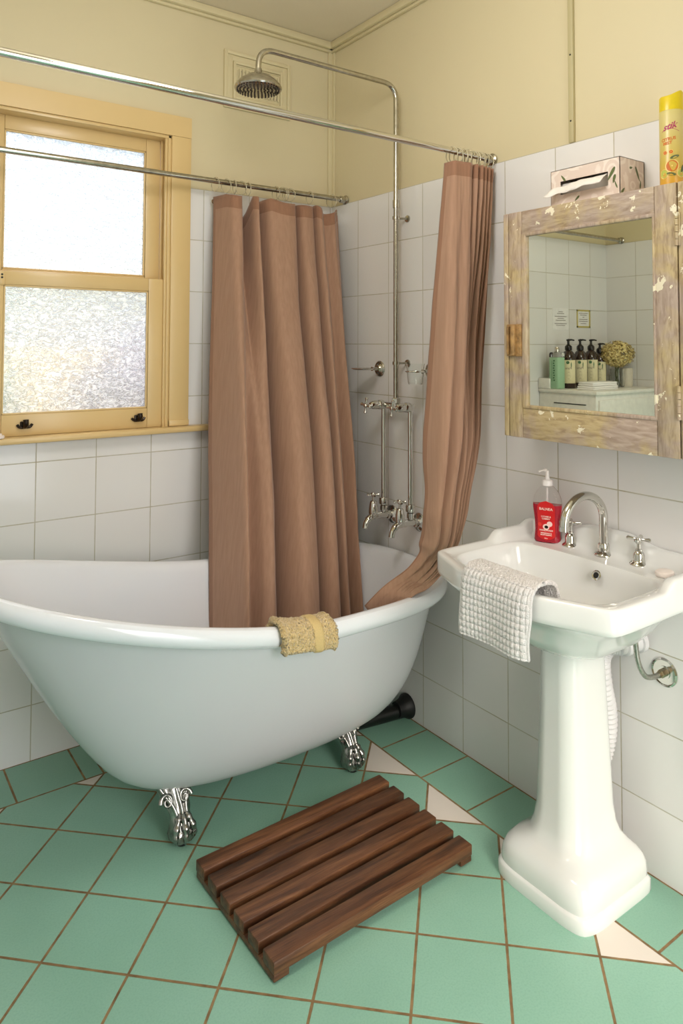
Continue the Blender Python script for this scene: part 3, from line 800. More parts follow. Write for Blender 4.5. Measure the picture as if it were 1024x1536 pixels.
# eyelets
def eyelet(parent, p, n):
    n = Vector(n).normalized()
    g = Geo().lathe([(.0042, -.0016), (.0085, -.0012), (.0092, .0), (.0085, .0012), (.0042, .0016), (.0042, -.0016)], p, n, 20)
    obj('eyelet', g, M['grommet'], parent)
for u in (.0, .17, .355, .62, .985):
    j = min(329, int(u*329)); p = A[j]; c, Wv, Dv, mx, ds = frB(0)
    q = Vector(c)+Vector(Wv)*(p.x-.5)+Vector(Dv)*(p.y*ds)+Vector((0, -.001, -.018+dropB(u)*.6)); eyelet(CB, q, (.2, -1, 0))
eyelet(CA, (-.177, -.9608, 1.944), (.1, -1, 0))
# rings
def ring(y, x, tilt, label, group, first=[None]):
    if first[0] is None or True:
        g = Geo(); R0 = .0265
        pts = [(x+math.sin(tilt)*R0*math.cos(2*PI*k/28), y+R0*.9*math.cos(2*PI*k/28)*math.cos(tilt), 1.987+R0*1.0*math.sin(2*PI*k/28)) for k in range(28)]
        g.tube(pts, .0017, 7, closed=True)
        o = obj('curtain_ring', g, M['clear_plastic']); tag(o, label, 'ring', group)
for i, x in enumerate((-.61, -.565, -.530, -.500, -.470, -.345, -.318, -.300, -.280, -.185, -.075)):
    ring(-.105, x, random.uniform(-.5, .5), 'thin clear curtain ring on the rear rod', 'rings on the rear rod')
for i in range(12):
    x = -.185+i*.0145+random.uniform(-.003, .003)
    ring(-.94, x, random.uniform(-.4, .4), 'thin clear curtain ring on the front rod near the wall', 'rings on the front rod')

# ------------------------------------------------------------------ wash basin
YB = -1.378
def chaikin(P, n=2):
    for _ in range(n):
        Q = []
        for i in range(len(P)):
            a, b = P[i], P[(i+1) % len(P)]
            Q += [(a[0]*.75+b[0]*.25, a[1]*.75+b[1]*.25), (a[0]*.25+b[0]*.75, a[1]*.25+b[1]*.75)]
        P = Q
    return P
def cast(P, c, N):
    """points of polygon P seen from c at N equal angles"""
    out = []
    for k in range(N):
        a = 2*PI*k/N+.013; d = (math.cos(a), math.sin(a)); best = 0
        for i in range(len(P)):
            p, q = P[i], P[(i+1) % len(P)]; ex, ey = q[0]-p[0], q[1]-p[1]
            den = d[0]*ey-d[1]*ex
            if abs(den) < 1e-12: continue
            t = ((p[0]-c[0])*ey-(p[1]-c[1])*ex)/den; s_ = ((p[0]-c[0])*d[1]-(p[1]-c[1])*d[0])/den
            if t > 0 and -1e-9 <= s_ <= 1+1e-9: best = max(best, t)
        out.append((c[0]+d[0]*best, c[1]+d[1]*best))
    return out
def inset(P, r):
    out = []; n = len(P)
    for i in range(n):
        a, b = P[i-2], P[(i+2) % n]; dx, dy = b[0]-a[0], b[1]-a[1]; l = math.hypot(dx, dy) or 1
        out.append((P[i][0]-dy/l*r, P[i][1]+dx/l*r))
    return out
NB = 180; cen = (-.255, YB)
OUT = chaikin([(-.002, -1.098), (-.1, -1.098), (-.2, -1.098), (-.34, -1.097), (-.405, -1.099), (-.425, -1.125), (-.45, -1.19), (-.476, -1.25), (-.484, -1.31), (-.487, YB), (-.484, -1.446), (-.476, -1.506), (-.45, -1.566), (-.425, -1.632), (-.405, -1.657), (-.34, -1.659), (-.2, -1.658), (-.1, -1.658), (-.002, -1.658), (-.002, -1.5), (-.002, YB), (-.002, -1.25)], 2)
BOWL = chaikin([(-.118, -1.20), (-.135, -1.155), (-.18, -1.142), (-.33, -1.142), (-.385, -1.155), (-.42, -1.20), (-.442, -1.27), (-.447, YB), (-.442, -1.486), (-.42, -1.556), (-.385, -1.60), (-.33, -1.614), (-.18, -1.614), (-.135, -1.60), (-.118, -1.556), (-.112, YB)], 3)
O_ = cast(OUT, cen, NB); Bw = cast(BOWL, cen, NB)
def lip(x, y):
    u = y-YB
    z = .817+.024*sm(-.215, -.175, x)+.014*sm(-.075, -.03, x)
    z += .022*math.exp(-(abs(u)/.11)**4)*sm(-.05, -.015, x)
    return z
P = thing('pedestal_basin', (-.24, YB, 0), 'white porcelain pedestal basin standing against the right wall', 'basin')
g = Geo()
def lift(Pts, z): return [(x, y, z if not callable(z) else z(x, y)) for x, y in Pts]
def toward(Pts, c, s): return [(c[0]+(x-c[0])*s, c[1]+(y-c[1])*s) for x, y in Pts]
R = []
und = []   # underside, from the pedestal up
PT = cast(chaikin([(-.08, YB+.105), (-.24, YB+.105), (-.292, YB+.07), (-.292, YB-.06), (-.24, YB-.095), (-.08, YB-.095)], 2), (-.18, YB), NB)
I0 = inset(O_, .014)
for s, z in ((0, .622), (.10, .623), (.22, .629), (.34, .645), (.46, .672), (.60, .706), (.75, .732), (.90, .750), (1, .757)):
    und.append([(a[0]*(1-s)+b[0]*s, a[1]*(1-s)+b[1]*s, z) for a, b in zip(PT, I0)])
R += und
R += [lift(inset(O_, .006), .757), lift(inset(O_, .001), .762), lift(O_, .772), lift(O_, lambda x, y: lip(x, y)-.008), lift(inset(O_, .002), lambda x, y: lip(x, y)-.002), lift(inset(O_, .008), lip), lift(inset(O_, .020), lambda x, y: lip(x, y)-.0005), lift(inset(O_, .027), lambda x, y: lip(x, y)-.004)]
deck = lambda x, y: .809
I2 = inset(O_, .036)
def blend(A_, B_, s): return [(a[0]*(1-s)+b[0]*s, a[1]*(1-s)+b[1]*s) for a, b in zip(A_, B_)]
R += [lift(I2, lambda x, y: .811+.3*max(0, lip(x, y)-.817)), lift(blend(I2, Bw, .35), lambda x, y: .8095), lift(blend(I2, Bw, .8), deck), lift(Bw, .8085)]
bc = (-.245, YB)
for s, z in ((.985, .805), (.965, .796), (.945, .778), (.90, .750), (.82, .722), (.68, .702), (.45, .69), (.2, .684), (.05, .683)):
    R.append(lift(toward(Bw, bc, s), z))
g.rings(R, True, True)
o = obj('basin', g, M['porcelain'], P, angle=55)
# overflow
g = Geo().lathe([(.0075, .0), (.0125, .0), (.0135, .002), (.011, .004), (.0075, .003)], (-.132, YB-.037, .779), (-1, 0, .45), 24)
o2 = obj('overflow_ring', g, M['chrome'], P)
g = Geo().lathe([(0, 0), (.0079, 0), (.0079, .0032), (0, .0032)], (-.132, YB-.037, .779), (-1, 0, .45), 20); obj('overflow_hole', g, M['dark'], o2)
g = Geo().lathe([(0, 0), (.02, 0), (.022, .002), (.016, .004), (0, .003)], (-.245, YB, .683), (0, 0, 1), 24); obj('drain', g, M['chrome'], P)
# pedestal
def rrect(x0, x1, y0, y1, ch, n=2): return chaikin([(x0, y0+ch), (x0, (y0+y1)/2), (x0, y1-ch), (x0+ch, y1), ((x0+x1)/2, y1), (x1-ch*.4, y1), (x1, y1-ch*.4), (x1, y0+ch*.4), (x1-ch*.4, y0), ((x0+x1)/2, y0), (x0+ch, y0)], n)
g = Geo(); R = []
y = YB
for x0, x1, hw, z, ch in ((-.330, -.045, .156, 0, .03), (-.331, -.045, .157, .004, .03), (-.331, -.045, .157, .030, .03), (-.328, -.047, .154, .035, .03), (-.324, -.050, .150, .037, .03), (-.325, -.050, .151, .050, .03), (-.323, -.050, .149, .072, .032), (-.316, -.053, .142, .088, .034), (-.303, -.058, .127, .101, .035), (-.286, -.066, .106, .112, .035), (-.272, -.074, .090, .127, .035), (-.263, -.079, .080, .15, .034), (-.257, -.082, .074, .19, .033), (-.250, -.092, .066, .42, .030), (-.245, -.10, .061, .60, .028), (-.245, -.10, .061, .66, .028)):
    k_ = sm(.07, .16, z); yy = y+.011+.007*k_; hw -= .011*(1-k_); R.append([(a, b, z) for a, b in cast(rrect(x0, x1, yy-hw, yy+hw, ch), (-.17, yy), 120)])
g.rings(R); obj('pedestal', g, M['porcelain'], P, angle=60)

# taps and spout
def tap(yy, label, ang):
    K = thing('basin_tap', (-.048, yy, .809), label, 'tap')
    g = Geo().lathe([(0, 0), (.0235, 0), (.0240, .003), (.0215, .007), (.0165, .010), (.0150, .014), (.0150, .026), (.0125, .033), (.0085, .037), (.0085, .041), (.005, .043), (.005, .061), (0, .061)], (-.048, yy, .809), (0, 0, 1), 32)
    obj('body', g, M['chrome'], K)
    g = Geo(); c = Vector((-.048, yy, .875))
    g.lathe([(0, -.010), (.006, -.010), (.0085, -.004), (.009, .001), (.007, .005), (0, .006)], c, (0, 0, 1), 20)
    for k in range(4):
        a = ang+k*PI/2; d = Vector((math.cos(a), math.sin(a), .05))
        g.tube([c+d*.004, c+d*.012, c+d*.021, c+d*.027, c+d*.030], [.0045, .0036, .0048, .0058, .0035], 12)
    obj('cross_handle', g, M['chrome'], K)
tap(-1.272, 'chrome cross-handle basin tap beside the soap bottle, left of the spout', .6)
tap(-1.484, 'chrome cross-handle basin tap right of the spout', .35)
K = thing('basin_spout', (-.050, YB-.003, .809), 'curved chrome gooseneck spout between the two basin taps', 'spout')
g = Geo().lathe([(0, 0), (.0255, 0), (.026, .003), (.024, .007), (.0185, .010), (.0155, .013), (.0155, .030), (.0135, .034), (0, .036)], (-.050, YB-.003, .809), (0, 0, 1), 32)
obj('base', g, M['chrome'], K)
cp = []; ys = YB-.003
cp.append(Vector((-.050, ys, .838))); cp.append(Vector((-.050, ys, .885)))
rc = .082
for k in range(25):
    a = PI*k/24*.98; cp.append(Vector((-.050-rc+rc*math.cos(a), ys+.004*k/24, .912+rc*math.sin(a)*.82)))
cp.append(cp[-1]+Vector((-.001, 0, -.016))); 
g = Geo().tube(cp, .0118, 22); g.tube([cp[-1]+Vector((0, 0, .010)), cp[-1]+Vector((0, 0, -.002))], .0128, 22)
obj('gooseneck', g, M['chrome'], K)

# soap
g = Geo().lathe([(0, 0), (.020, 0), (.0225, .003), (.0235, .007), (.0225, .011), (.019, .013), (.0, .0125)], (-.078, -1.572, .8095), (0, 0, 1), 36, sc=(1.15, .9))
tag(obj('soap_bar', g, M['soap']), 'small pale pink guest soap on the basin deck near the right tap', 'soap')

# hand wash bottle
HB = thing('hand_wash_bottle', (-.062, -1.203, .8095), 'clear pump bottle of red hand wash standing on the basin corner', 'bottle')
bc2 = Vector((-.062, -1.203, .8095)); ang = math.radians(26)    # front faces the room
ux = Vector((-math.sin(ang)*-1, -math.cos(ang), 0)); ux = Vector((.44, -.90, 0)).normalized(); un = Vector((-.90, -.44, 0)).normalized()
BS = 1.06
prof = [(.0, .030, .0), (.034, .019, .0), (.036, .021, .006), (.0345, .020, .02), (.0335, .019, .035), (.034, .019, .055), (.0365, .020, .08), (.039, .021, .10), (.039, .021, .112), (.036, .020, .13), (.029, .018, .146), (.019, .015, .157), (.0135, .0135, .162), (.0135, .0135, .168)]
prof = [(a*BS, b*BS, c_) for a, b, c_ in prof]
def oval(rx, ry, z, N=48):
    out = []
    for k in range(N):
        a = 2*PI*k/N; c, s_ = math.cos(a), math.sin(a); n = 2.6
        out.append(bc2+ux*(rx*math.copysign(abs(c)**(2/n), c))+un*(ry*math.copysign(abs(s_)**(2/n), s_))+Vector((0, 0, z)))
    return out
def widths(z):
    pr = prof[1:]
    for i in range(len(pr)-1):
        if pr[i][2] <= z <= pr[i+1][2]:
            t = (z-pr[i][2])/max(1e-6, pr[i+1][2]-pr[i][2]); return pr[i][0]*(1-t)+pr[i+1][0]*t, pr[i][1]*(1-t)+pr[i+1][1]*t
    return pr[-1][0], pr[-1][1]
g = Geo().rings([oval(.030, .016, 0)]+[oval(a, b, z) for a, b, z in prof[1:]]); obj('bottle', g, M['bottle_clear'], HB)
g = Geo().rings([oval(widths(z)[0]-.0015, widths(z)[1]-.0015, z) for z in (.002, .006, .02, .035, .055, .08, .10, .108)]); obj('liquid', g, M['red_liquid'], HB)
def on_b(x, z, d=0.):
    rx, ry = widths(max(.002, z)); n = 2.6; xx = max(-.98, min(.98, x/rx))
    return bc2+ux*x+un*(ry*(1-abs(xx)**n)**(1/n)+.0006+d)+Vector((0, 0, z))
# label: an arched shield
rows = 28; cols = 21; g = Geo(); v = []
for i in range(rows+1):
    z = .008+i/rows*.112; f = i/rows
    hw = .0265*min(1, (f/.10)**.5 if f < .10 else 1)*(1 if f < .8 else max(0.05, (1-((f-.8)/.2)**2)**.5))*(1-.07*math.sin(PI*f))
    for j in range(cols+1): v.append(on_b((j/cols*2-1)*hw, z))
f_ = [(i*(cols+1)+j, i*(cols+1)+j+1, (i+1)*(cols+1)+j+1, (i+1)*(cols+1)+j) for i in range(rows) for j in range(cols)]
g.add(v, f_)
lab = obj('label', g, M['red_label'], HB)
g = Geo()
for txt, s_, z in (('BALNEA', .0105, .094), ('LYCHEE &', .0062, .0735), ('CHERRY', .0062, .067), ('HANDWASH', .0066, .034), ('REFRESHING &', .0048, .0265), ('MOISTURISING', .0048, .0215), ('500ml', .0038, .0125)):
    text_geo(txt, s_, lambda x, y, d, z=z: on_b(x, z+y, .0005), g=g, bold=.00012)
obj('lettering', g, M['white_text'], lab, smooth=False)
def disc(c, r, mk, sx=1., N=20): return [mk(c[0]+r*sx*math.cos(2*PI*k/N), c[1]+r*math.sin(2*PI*k/N)) for k in range(N)]
g = Geo(); mk = lambda x, z: on_b(x, z, .0006)
g.add(disc((.010, .055), .0078, mk), [tuple(range(20))], 0); g.add(disc((.0, .046), .0085, mk, 1.1), [tuple(range(20))], 0)
mk = lambda x, z: on_b(x, z, .0010); g.add(disc((.001, .046), .0045, mk, 1.2), [tuple(range(20))], 1)
mk = lambda x, z: on_b(x, z, .0006); g.add(disc((-.018, .052), .0055, mk), [tuple(range(20))], 2)
obj('fruit_print', g, [M['lychee'], M['bronze'], M['red_ink']], lab, smooth=False)
g = Geo().lathe([(.0145, .0), (.0155, .001), (.0155, .012), (.0135, .016), (.008, .018), (.0065, .020), (.006, .026), (0, .026)], bc2+Vector((0, 0, .162)), (0, 0, 1), 28)
g.tube([bc2+Vector((0, 0, .184)), bc2+Vector((0, 0, .205))], [.006, .0045], 14)
noz = ux*-1
g.tube(smooth_path([bc2+Vector((0, 0, .205)), bc2+noz*.008+Vector((0, 0, .206)), bc2+noz*.020+Vector((0, 0, .203)), bc2+noz*.024+Vector((0, 0, .200))], 4), [.005]*5+[.003]*8, 12)
g.tube([bc2+Vector((0, 0, .155)), bc2+Vector((0, 0, .02))], .0028, 10)
obj('pump', g, simple('white_pump_plastic', srgb(246, 240, 238), .3), HB)

# white towel over the basin edge (terry border, waffle body)
def edge_x(y):
    u = abs(y-YB); return -.487+.012*max(0, (u-.09)/.06)
path = [(.082, .770, 1), (.080, .800, 1), (.074, .822, 1), (.060, .833, 1), (.040, .8365, 1), (.018, .8355, 1), (.002, .829, 1), (-.008, .815, 1), (-.012, .795, 1), (-.013, .77, 1), (-.014, .74, 1), (-.014, .71, 1), (-.013, .678, 1)]
pp = smooth_path([Vector((a, b, 0)) for a, b, _ in path], 10)
L = [0]
for i in range(1, len(pp)): L.append(L[-1]+(pp[i]-pp[i-1]).length)
ny, nu = 150, 190
def towel(g, y0, y1, off, length=1., uo=0):
    v = []
    for i in range(nu):
        s_ = L[-1]*(i/(nu-1))*length; k = 0
        while k < len(L)-2 and L[k+1] < s_: k += 1
        t = (s_-L[k])/max(1e-9, L[k+1]-L[k]); p = pp[k].lerp(pp[k+1], min(1, t)); tg = (pp[k+1]-pp[k]).normalized(); nr = Vector((-tg.y, tg.x, 0))
        if nr.x > 0 and tg.y < 0: nr = -nr
        nr = Vector((tg.y, -tg.x, 0))
        if i == 0: pass
        for j in range(ny):
            q = j/(ny-1); y = y0+(y1-y0)*q
            down = max(0, s_-.115)
            y += .010*noise.noise(Vector((3, s_*9, q*2)))*min(1, down*12)-.02*(down)*(q-.5)*-1
            edge = min(q, 1-q)*abs(y1-y0)
            if s_ > .130 and off > 0:
                cell = .0118; a = (y-y0)/cell; b = s_/cell/1.25
                wz = (abs(math.sin(PI*a))**.5)*(abs(math.sin(PI*b))**.5)
                h = .0068*wz*sm(.004, .010, edge)-.003
            else: h = .0018*noise.noise(Vector((y*420, s_*420, 1)))+.001*noise.noise(Vector((y*60, s_*60, 5)))
            w = .005*math.sin(q*PI*2.2+s_*8)*min(1, down*8)
            n3 = Vector((nr.x*-1, 0, nr.y*-1))
            base = Vector((edge_x(y)+p.x, y, p.y))
            v.append(base+Vector((-w, 0, 0))+n3*(off+h)*-1)
    return v
# make sure offset pushes outward (away from the porcelain)
def outward(v0, v1): return v0
g = Geo()
grid = [(i*ny+j, i*ny+j+1, (i+1)*ny+j+1, (i+1)*ny+j) for i in range(nu-1) for j in range(ny-1)]
va = towel(g, -1.290, -1.500, .004)
g.v += [tuple(p) for p in va]; g.f += grid
g.mi += [1 if L[-1]*((k//(ny-1))/(nu-1)) > .130 else 0 for k in range(len(grid))]
tw = obj('hand_towel', g, [M['terry_white'], M['waffle']], angle=180); tag(tw, 'white waffle-weave hand towel hanging over the basin front edge', 'towel')
m = tw.modifiers.new('thickness', 'SOLIDIFY'); m.thickness = .009; m.offset = 0

# waste and water supply behind the pedestal
WP = thing('basin_waste', (-.04, -1.4, .3), 'white ribbed plastic waste pipe between basin pedestal and wall', 'pipe')
g = Geo().lathe([(0, 0), (.036, 0), (.036, .012), (.031, .014), (.031, .045), (.034, .046), (.034, .058), (.028, .06), (.028, .075), (0, .075)], (-.001, -1.452, .600), (-1, .28, -.10), 32)
obj('wall_coupling', g, M['pvc_white'], WP)
pth = smooth_path([(-.060, -1.434, .592), (-.086, -1.412, .582), (-.090, -1.396, .545), (-.075, -1.392, .47), (-.055, -1.390, .40), (-.05, -1.384, .33), (-.06, -1.375, .27)], 26)
g = Geo().tube(pth, [.0235+.0022*math.sin(k*1.25) for k in range(len(pth))], 24); obj('ribbed_hose', g, M['pvc_white'], WP)
SH = thing('supply_hose', (-.04, -1.5, .5), 'braided steel hose curving from under the basin to a round wall rose', 'hose')
g = Geo().tube(smooth_path([(-.105, -1.505, .70), (-.100, -1.505, .62), (-.096, -1.510, .575), (-.080, -1.517, .545), (-.055, -1.522, .537), (-.030, -1.523, .536)], 8), .0066, 16); obj('hose', g, M['steel'], SH)
g = Geo().lathe([(0, 0), (.036, 0), (.036, .003), (.032, .006), (.030, .003), (.016, .003), (.016, .006), (0, .006)], (-.0005, -1.523, .536), (-1, 0, 0), 36); obj('wall_rose', g, M['chrome'], SH)
g = Geo().lathe([(0, 0), (.0105, 0), (.0105, .014), (.008, .016), (.008, .024), (0, .024)], (-.006, -1.523, .536), (-1, 0, 0), 6); obj('brass_nut', g, simple('aged_brass', srgb(176, 160, 132), .3, 1.), SH)

# ------------------------------------------------------------------ bath mat
BM = thing('bath_mat', (-.66, -.99, 0), 'dark hardwood slatted bath mat on the green floor in front of the bath', 'mat')
rot = math.radians(1.2); ctr = Vector((-.665, -.990, 0))
def rz(g, a, c):
    R_ = Matrix.Rotation(a, 3, 'Z'); g.v = [tuple(R_ @ (Vector(v)-c)+c) for v in g.v]; return g
W_, D_ = .618, .388; n = 6; sw = .0485; gap = (D_-n*sw)/(n-1)
for i in range(n):
    y1 = ctr.y+D_/2-i*(sw+gap)
    g = Geo().box((ctr.x-W_/2, y1-sw, .0195), (ctr.x+W_/2, y1, .048), .003)
    obj('slat', rz(g, rot, ctr), M['mat_wood'], BM)
for x in (ctr.x-W_/2+.001, ctr.x+W_/2-.041):
    g = Geo().box((x, ctr.y-D_/2+.002, .004), (x+.040, ctr.y+D_/2-.002, .0195), .002)
    b = obj('batten', rz(g, rot, ctr), M['mat_wood'], BM)
    for y in (ctr.y-D_/2+.02, ctr.y+D_/2-.02):
        g = Geo().lathe([(0, 0), (.012, 0), (.012, .005), (0, .005)], (x+.02, y, 0), (0, 0, 1), 16); obj('rubber_foot', rz(g, rot, ctr), M['rubber'], b)

# ------------------------------------------------------------------ tan face cloth on the rim
def rim_y(x):
    # outer front edge of the rim
    best = min(rim[3], key=lambda p: abs(p[0]-x)+(10 if p[1] > YC else 0)); return best[1]
nx_, ns_ = 110, 150
loop = [(.072, -.030), (.068, -.004), (.056, .013), (.035, .020), (.012, .018), (-.006, .009), (-.017, -.008), (-.021, -.030), (-.020, -.050), (-.012, -.056), (-.006, -.050), (-.004, -.035)]
lp = smooth_path([Vector((a, b, 0)) for a, b in loop], 12)
LL = [0]
for i in range(1, len(lp)): LL.append(LL[-1]+(lp[i]-lp[i-1]).length)
xa, xb = -.797, -.632
g = Geo(); vv = []; 
for i in range(ns_):
    s_ = LL[-1]*i/(ns_-1); k = 0
    while k < len(LL)-2 and LL[k+1] < s_: k += 1
    p = lp[k].lerp(lp[k+1], (s_-LL[k])/max(1e-9, LL[k+1]-LL[k])); tg = (lp[k+1]-lp[k]).normalized(); nr = Vector((tg.y, -tg.x))
    for j in range(nx_):
        q = j/(nx_-1); x = xa+(xb-xa)*q
        zr = .606+rise(x); yr_ = rim_y(x)
        band = .585 < q < .715
        hh = 0 if band else .0050+.0042*noise.noise(Vector((x*230, s_*230, 2)))+.0016*noise.noise(Vector((x*520, s_*520, 7)))
        e = min(q, 1-q); hh -= .006*(1-min(1, e/.06))**2
        puff = .004*math.sin(PI*q)
        # nr points to the outside of the loop
        d = Vector((-nr.x, -nr.y))*-1
        vv.append(Vector((x, yr_+p.x+(-nr.x)*-(hh+puff)*-1, zr+p.y+(-nr.y)*-(hh+puff)*-1)))
gridc = [(i*nx_+j, i*nx_+j+1, (i+1)*nx_+j+1, (i+1)*nx_+j) for i in range(ns_-1) for j in range(nx_-1)]
g.v = [tuple(p) for p in vv]; g.f = gridc; g.mi = [1 if .585 < (k % (nx_-1))/(nx_-1) < .715 else 0 for k in range(len(gridc))]
fc = obj('face_cloth', g, [M['terry_tan'], M['band_tan']], angle=180); tag(fc, 'golden tan terry face cloth folded over the bath rim', 'towel')
m = fc.modifiers.new('thickness', 'SOLIDIFY'); m.thickness = .016; m.offset = 0

# ------------------------------------------------------------------ mirror cabinet
CB_ = thing('mirror_cabinet', (-.09, -1.55, 1.12), 'worn cream-painted timber mirror cabinet on the right wall above the basin', 'cabinet')
zb, zt = 1.12, 1.766
g = Geo().box((-.160, -2.02, zb), (0, -1.145, zb+.018), .002).box((-.160, -2.02, zt-.018), (0, -1.145, zt), .002)
g.box((-.160, -1.163, zb+.018), (0, -1.145, zt-.018), .001).box((-.160, -2.02, zb+.018), (0, -2.002, zt-.018), .001)
g.box((-.006, -2.0, zb+.018), (-.001, -1.165, zt-.018))
g.box((-.180, -1.1635, zb), (-.160, -1.145, zt), .003).box((-.180, -2.02, zb), (-.160, -1.6775, zt), .002)
obj('carcass', g, M['worn_z'], CB_)
dy0, dy1 = -1.674, -1.166
Dr = obj('door', Geo().box((-.168, -1.65, zb+.02), (-.1615, -1.19, zt-.02)).box((-.181, -1.2135, zb), (-.161, dy1, zt), .0025).box((-.181, dy0, zb), (-.161, -1.6195, zt), .0025), M['worn_z'], CB_)
for za, zc_ in ((zb, 1.206), (1.699, zt)): obj('rail', Geo().box((-.1805, -1.619, za), (-.161, -1.214, zc_), .0025), M['worn_y'], Dr)
g = Geo()   # moulded bead round the mirror
for a, b in (((-.184, -1.2315, 1.208), (-.170, -1.2145, 1.697)), ((-.184, -1.6205, 1.208), (-.170, -1.6135, 1.697)), ((-.184, -1.6205, 1.204), (-.170, -1.2145, 1.2135)), ((-.184, -1.6205, 1.6915), (-.170, -1.2145, 1.701))): g.box(a, b, .003)
obj('bead', g, M['worn_z'], Dr)
g = Geo().box((-.176, -1.617, 1.210), (-.168, -1.229, 1.695)); obj('mirror_glass', g, M['mirror'], Dr, smooth=False)
for z in (1.655, 1.25):
    g = Geo()
    for k in range(5): g.tube([(-.1845, -1.676, z-.039+k*.016), (-.1845, -1.676, z-.0245+k*.016)], .0042, 12)
    g.box((-.1825, -1.684, z-.039), (-.1805, -1.668, z+.039)); obj('hinge', g, M['worn_z'], Dr)
g = Geo().box((-.190, -1.215, 1.350), (-.180, -1.163, 1.442), .003).box((-.204, -1.200, 1.352), (-.188, -1.188, 1.440), .004).box((-.197, -1.178, 1.356), (-.188, -1.168, 1.436), .003)
for zz in (1.36, 1.432): g.lathe([(0, 0), (.003, 0), (.002, .0015), (0, .0015)], (-.19, -1.208, zz), (-1, 0, 0), 10)
obj('latch', g, simple('painted_brass_latch', srgb(160, 124, 78), .45, .1, nscale=60, var=.45, bump=.3), Dr)

# tissue box lying on its side
TB = thing('tissue_box', (-.062, -1.377, zt), 'rose-printed tissue box on its side on top of the mirror cabinet', 'box')
bx0, bx1, by0, by1, bz0, bz1 = -.116, -.004, -1.487, -1.267, zt+.0005, zt+.112
g = Geo(); 
g.box((bx1-.002, by0, bz0), (bx1, by1, bz1)).box((bx0, by0, bz0), (bx1, by0+.0015, bz1)).box((bx0, by1-.0015, bz0), (bx1, by1, bz1)).box((bx0, by0, bz0), (bx1, by1, bz0+.0015)).box((bx0, by0, bz1-.0015), (bx1, by1, bz1))
# front with long slot
sy0, sy1, sz0, sz1 = -1.452, -1.300, zt+.040, zt+.078
g.box((bx0, by0, bz0), (bx0+.0015, by1, sz0)).box((bx0, by0, sz1), (bx0+.0015, by1, bz1)).box((bx0, by0, sz0), (bx0+.0015, sy0, sz1)).box((bx0, sy1, sz0), (bx0+.0015, by1, sz1))
def leafp(g, y, z, a, l, w, face='x'):
    pts = []
    for k in range(12):
        t = 2*PI*k/12; u, v_ = l*math.cos(t), w*math.sin(t)*(1-.4*math.cos(t)); p, q = u*math.cos(a)-v_*math.sin(a), u*math.sin(a)+v_*math.cos(a)
        pts.append((bx0-.0004, y+p, z+q) if face == 'x' else (bx0+y+p, by0-.0004, z+q))
    g.add(pts, [tuple(range(12))], 1)
for a in ((-1.462, zt+.070, -1.0, .020, .0045), (-1.470, zt+.055, -1.3, .012, .004), (-1.310, zt+.086, .9, .012, .003), (-1.355, zt+.022, -.7, .010, .003), (-1.475, zt+.040, 1.2, .012, .002)): leafp(g, *a)
for a in ((.080, zt+.075, -1.1, .022, .004), (.093, zt+.048, 1.4, .012, .003), (.012, zt+.022, .8, .012, .004), (.05, zt+.088, .2, .007, .003)): leafp(g, *a, face='y')
obj('carton', g, [M['rose'], M['leaf_print']], TB, smooth=False)
g = Geo(); v = []; nn = 26; mm = 14
for i in range(nn):
    u = i/(nn-1)
    for j in range(mm):
        w = j/(mm-1)
        x = bx0+.03-.062*w+.006*math.sin(u*7+w*3); yy = -1.448+.150*u+.030*w*(u)
        z = zt+.046+.026*math.sin(PI*w)*(1-.1*u)+.004*noise.noise(Vector((u*6, w*5, 1)))-.012*w*u
        v.append((x, yy, z))
g.add(v, [(i*mm+j, i*mm+j+1, (i+1)*mm+j+1, (i+1)*mm+j) for i in range(nn-1) for j in range(mm-1)])
v2 = [(a+.003, b, c+.006+.008*math.sin(k*.7)) for k, (a, b, c) in enumerate(v)]
solid(obj('tissue', g, M['tissue'], TB, angle=180), .0012)
g = Geo().box((bx0+.012, sy0-.01, sz0-.02), (bx0+.09, sy1+.01, sz1-.004), .004); obj('tissue_stack', g, M['tissue'], TB)

# spray can
SC = thing('air_freshener', (-.088, -1.6135, zt), 'yellow citrus air freshener spray can on top of the mirror cabinet', 'can')
cc = Vector((-.088, -1.6135, zt)); cr = .0285
g = Geo().lathe([(0, 0), (.0265, 0), (cr, .002), (cr, .010), (cr, .196), (.0275, .199), (0, .199)], cc+Vector((0, 0, .0005)), (0, 0, 1), 56); can = obj('can', g, M['can'], SC)
g = Geo(); R = []
for rr, h in ((cr+.0002, .1985), (cr-.0008, .1985), (cr-.001, .225), (cr-.0035, .232), (.0, .232)): pass
N = 48
def caph(k): 
    a = 2*PI*k/N; return .236+.008*math.cos(a+2.0)+.006*math.cos(2*(a+1.2))
for rr, f in ((cr-.0006, 0), (cr-.0006, .9), (cr-.003, 1.0), (cr-.006, .97), (.006, .9)):
    R.append([(cc.x+rr*math.cos(2*PI*k/N), cc.y+rr*math.sin(2*PI*k/N), cc.z+.199+(caph(k)-.199)*f) for k in range(N)])
g.rings(R); obj('cap', g, M['yellow_cap'], SC)
fa = math.atan2(-.96, -1.69)+.0
def on_c(x, z, d=0.0003):
    a = fa+x/cr; return (cc.x+(cr+d)*math.cos(a), cc.y+(cr+d)*math.sin(a), cc.z+z)
g = Geo(); sl = .22
text_geo('stik', .022, lambda x, y, d: on_c(x-.005, .150+y+sl*x), shear=.35, bold=.0006, g=g, mi=0)
text_geo('CITRUS', .0105, lambda x, y, d: on_c(x-.008, .122+y+sl*x*.5), g=g, mi=1, bold=.0004); text_geo('MIST', .0105, lambda x, y, d: on_c(x-.010, .112+y+sl*x*.5), g=g, mi=1, bold=.0004)
sw_ = [(k/14*.042-.024, .145+.006*math.sin(k/14*PI*1.1)) for k in range(15)]
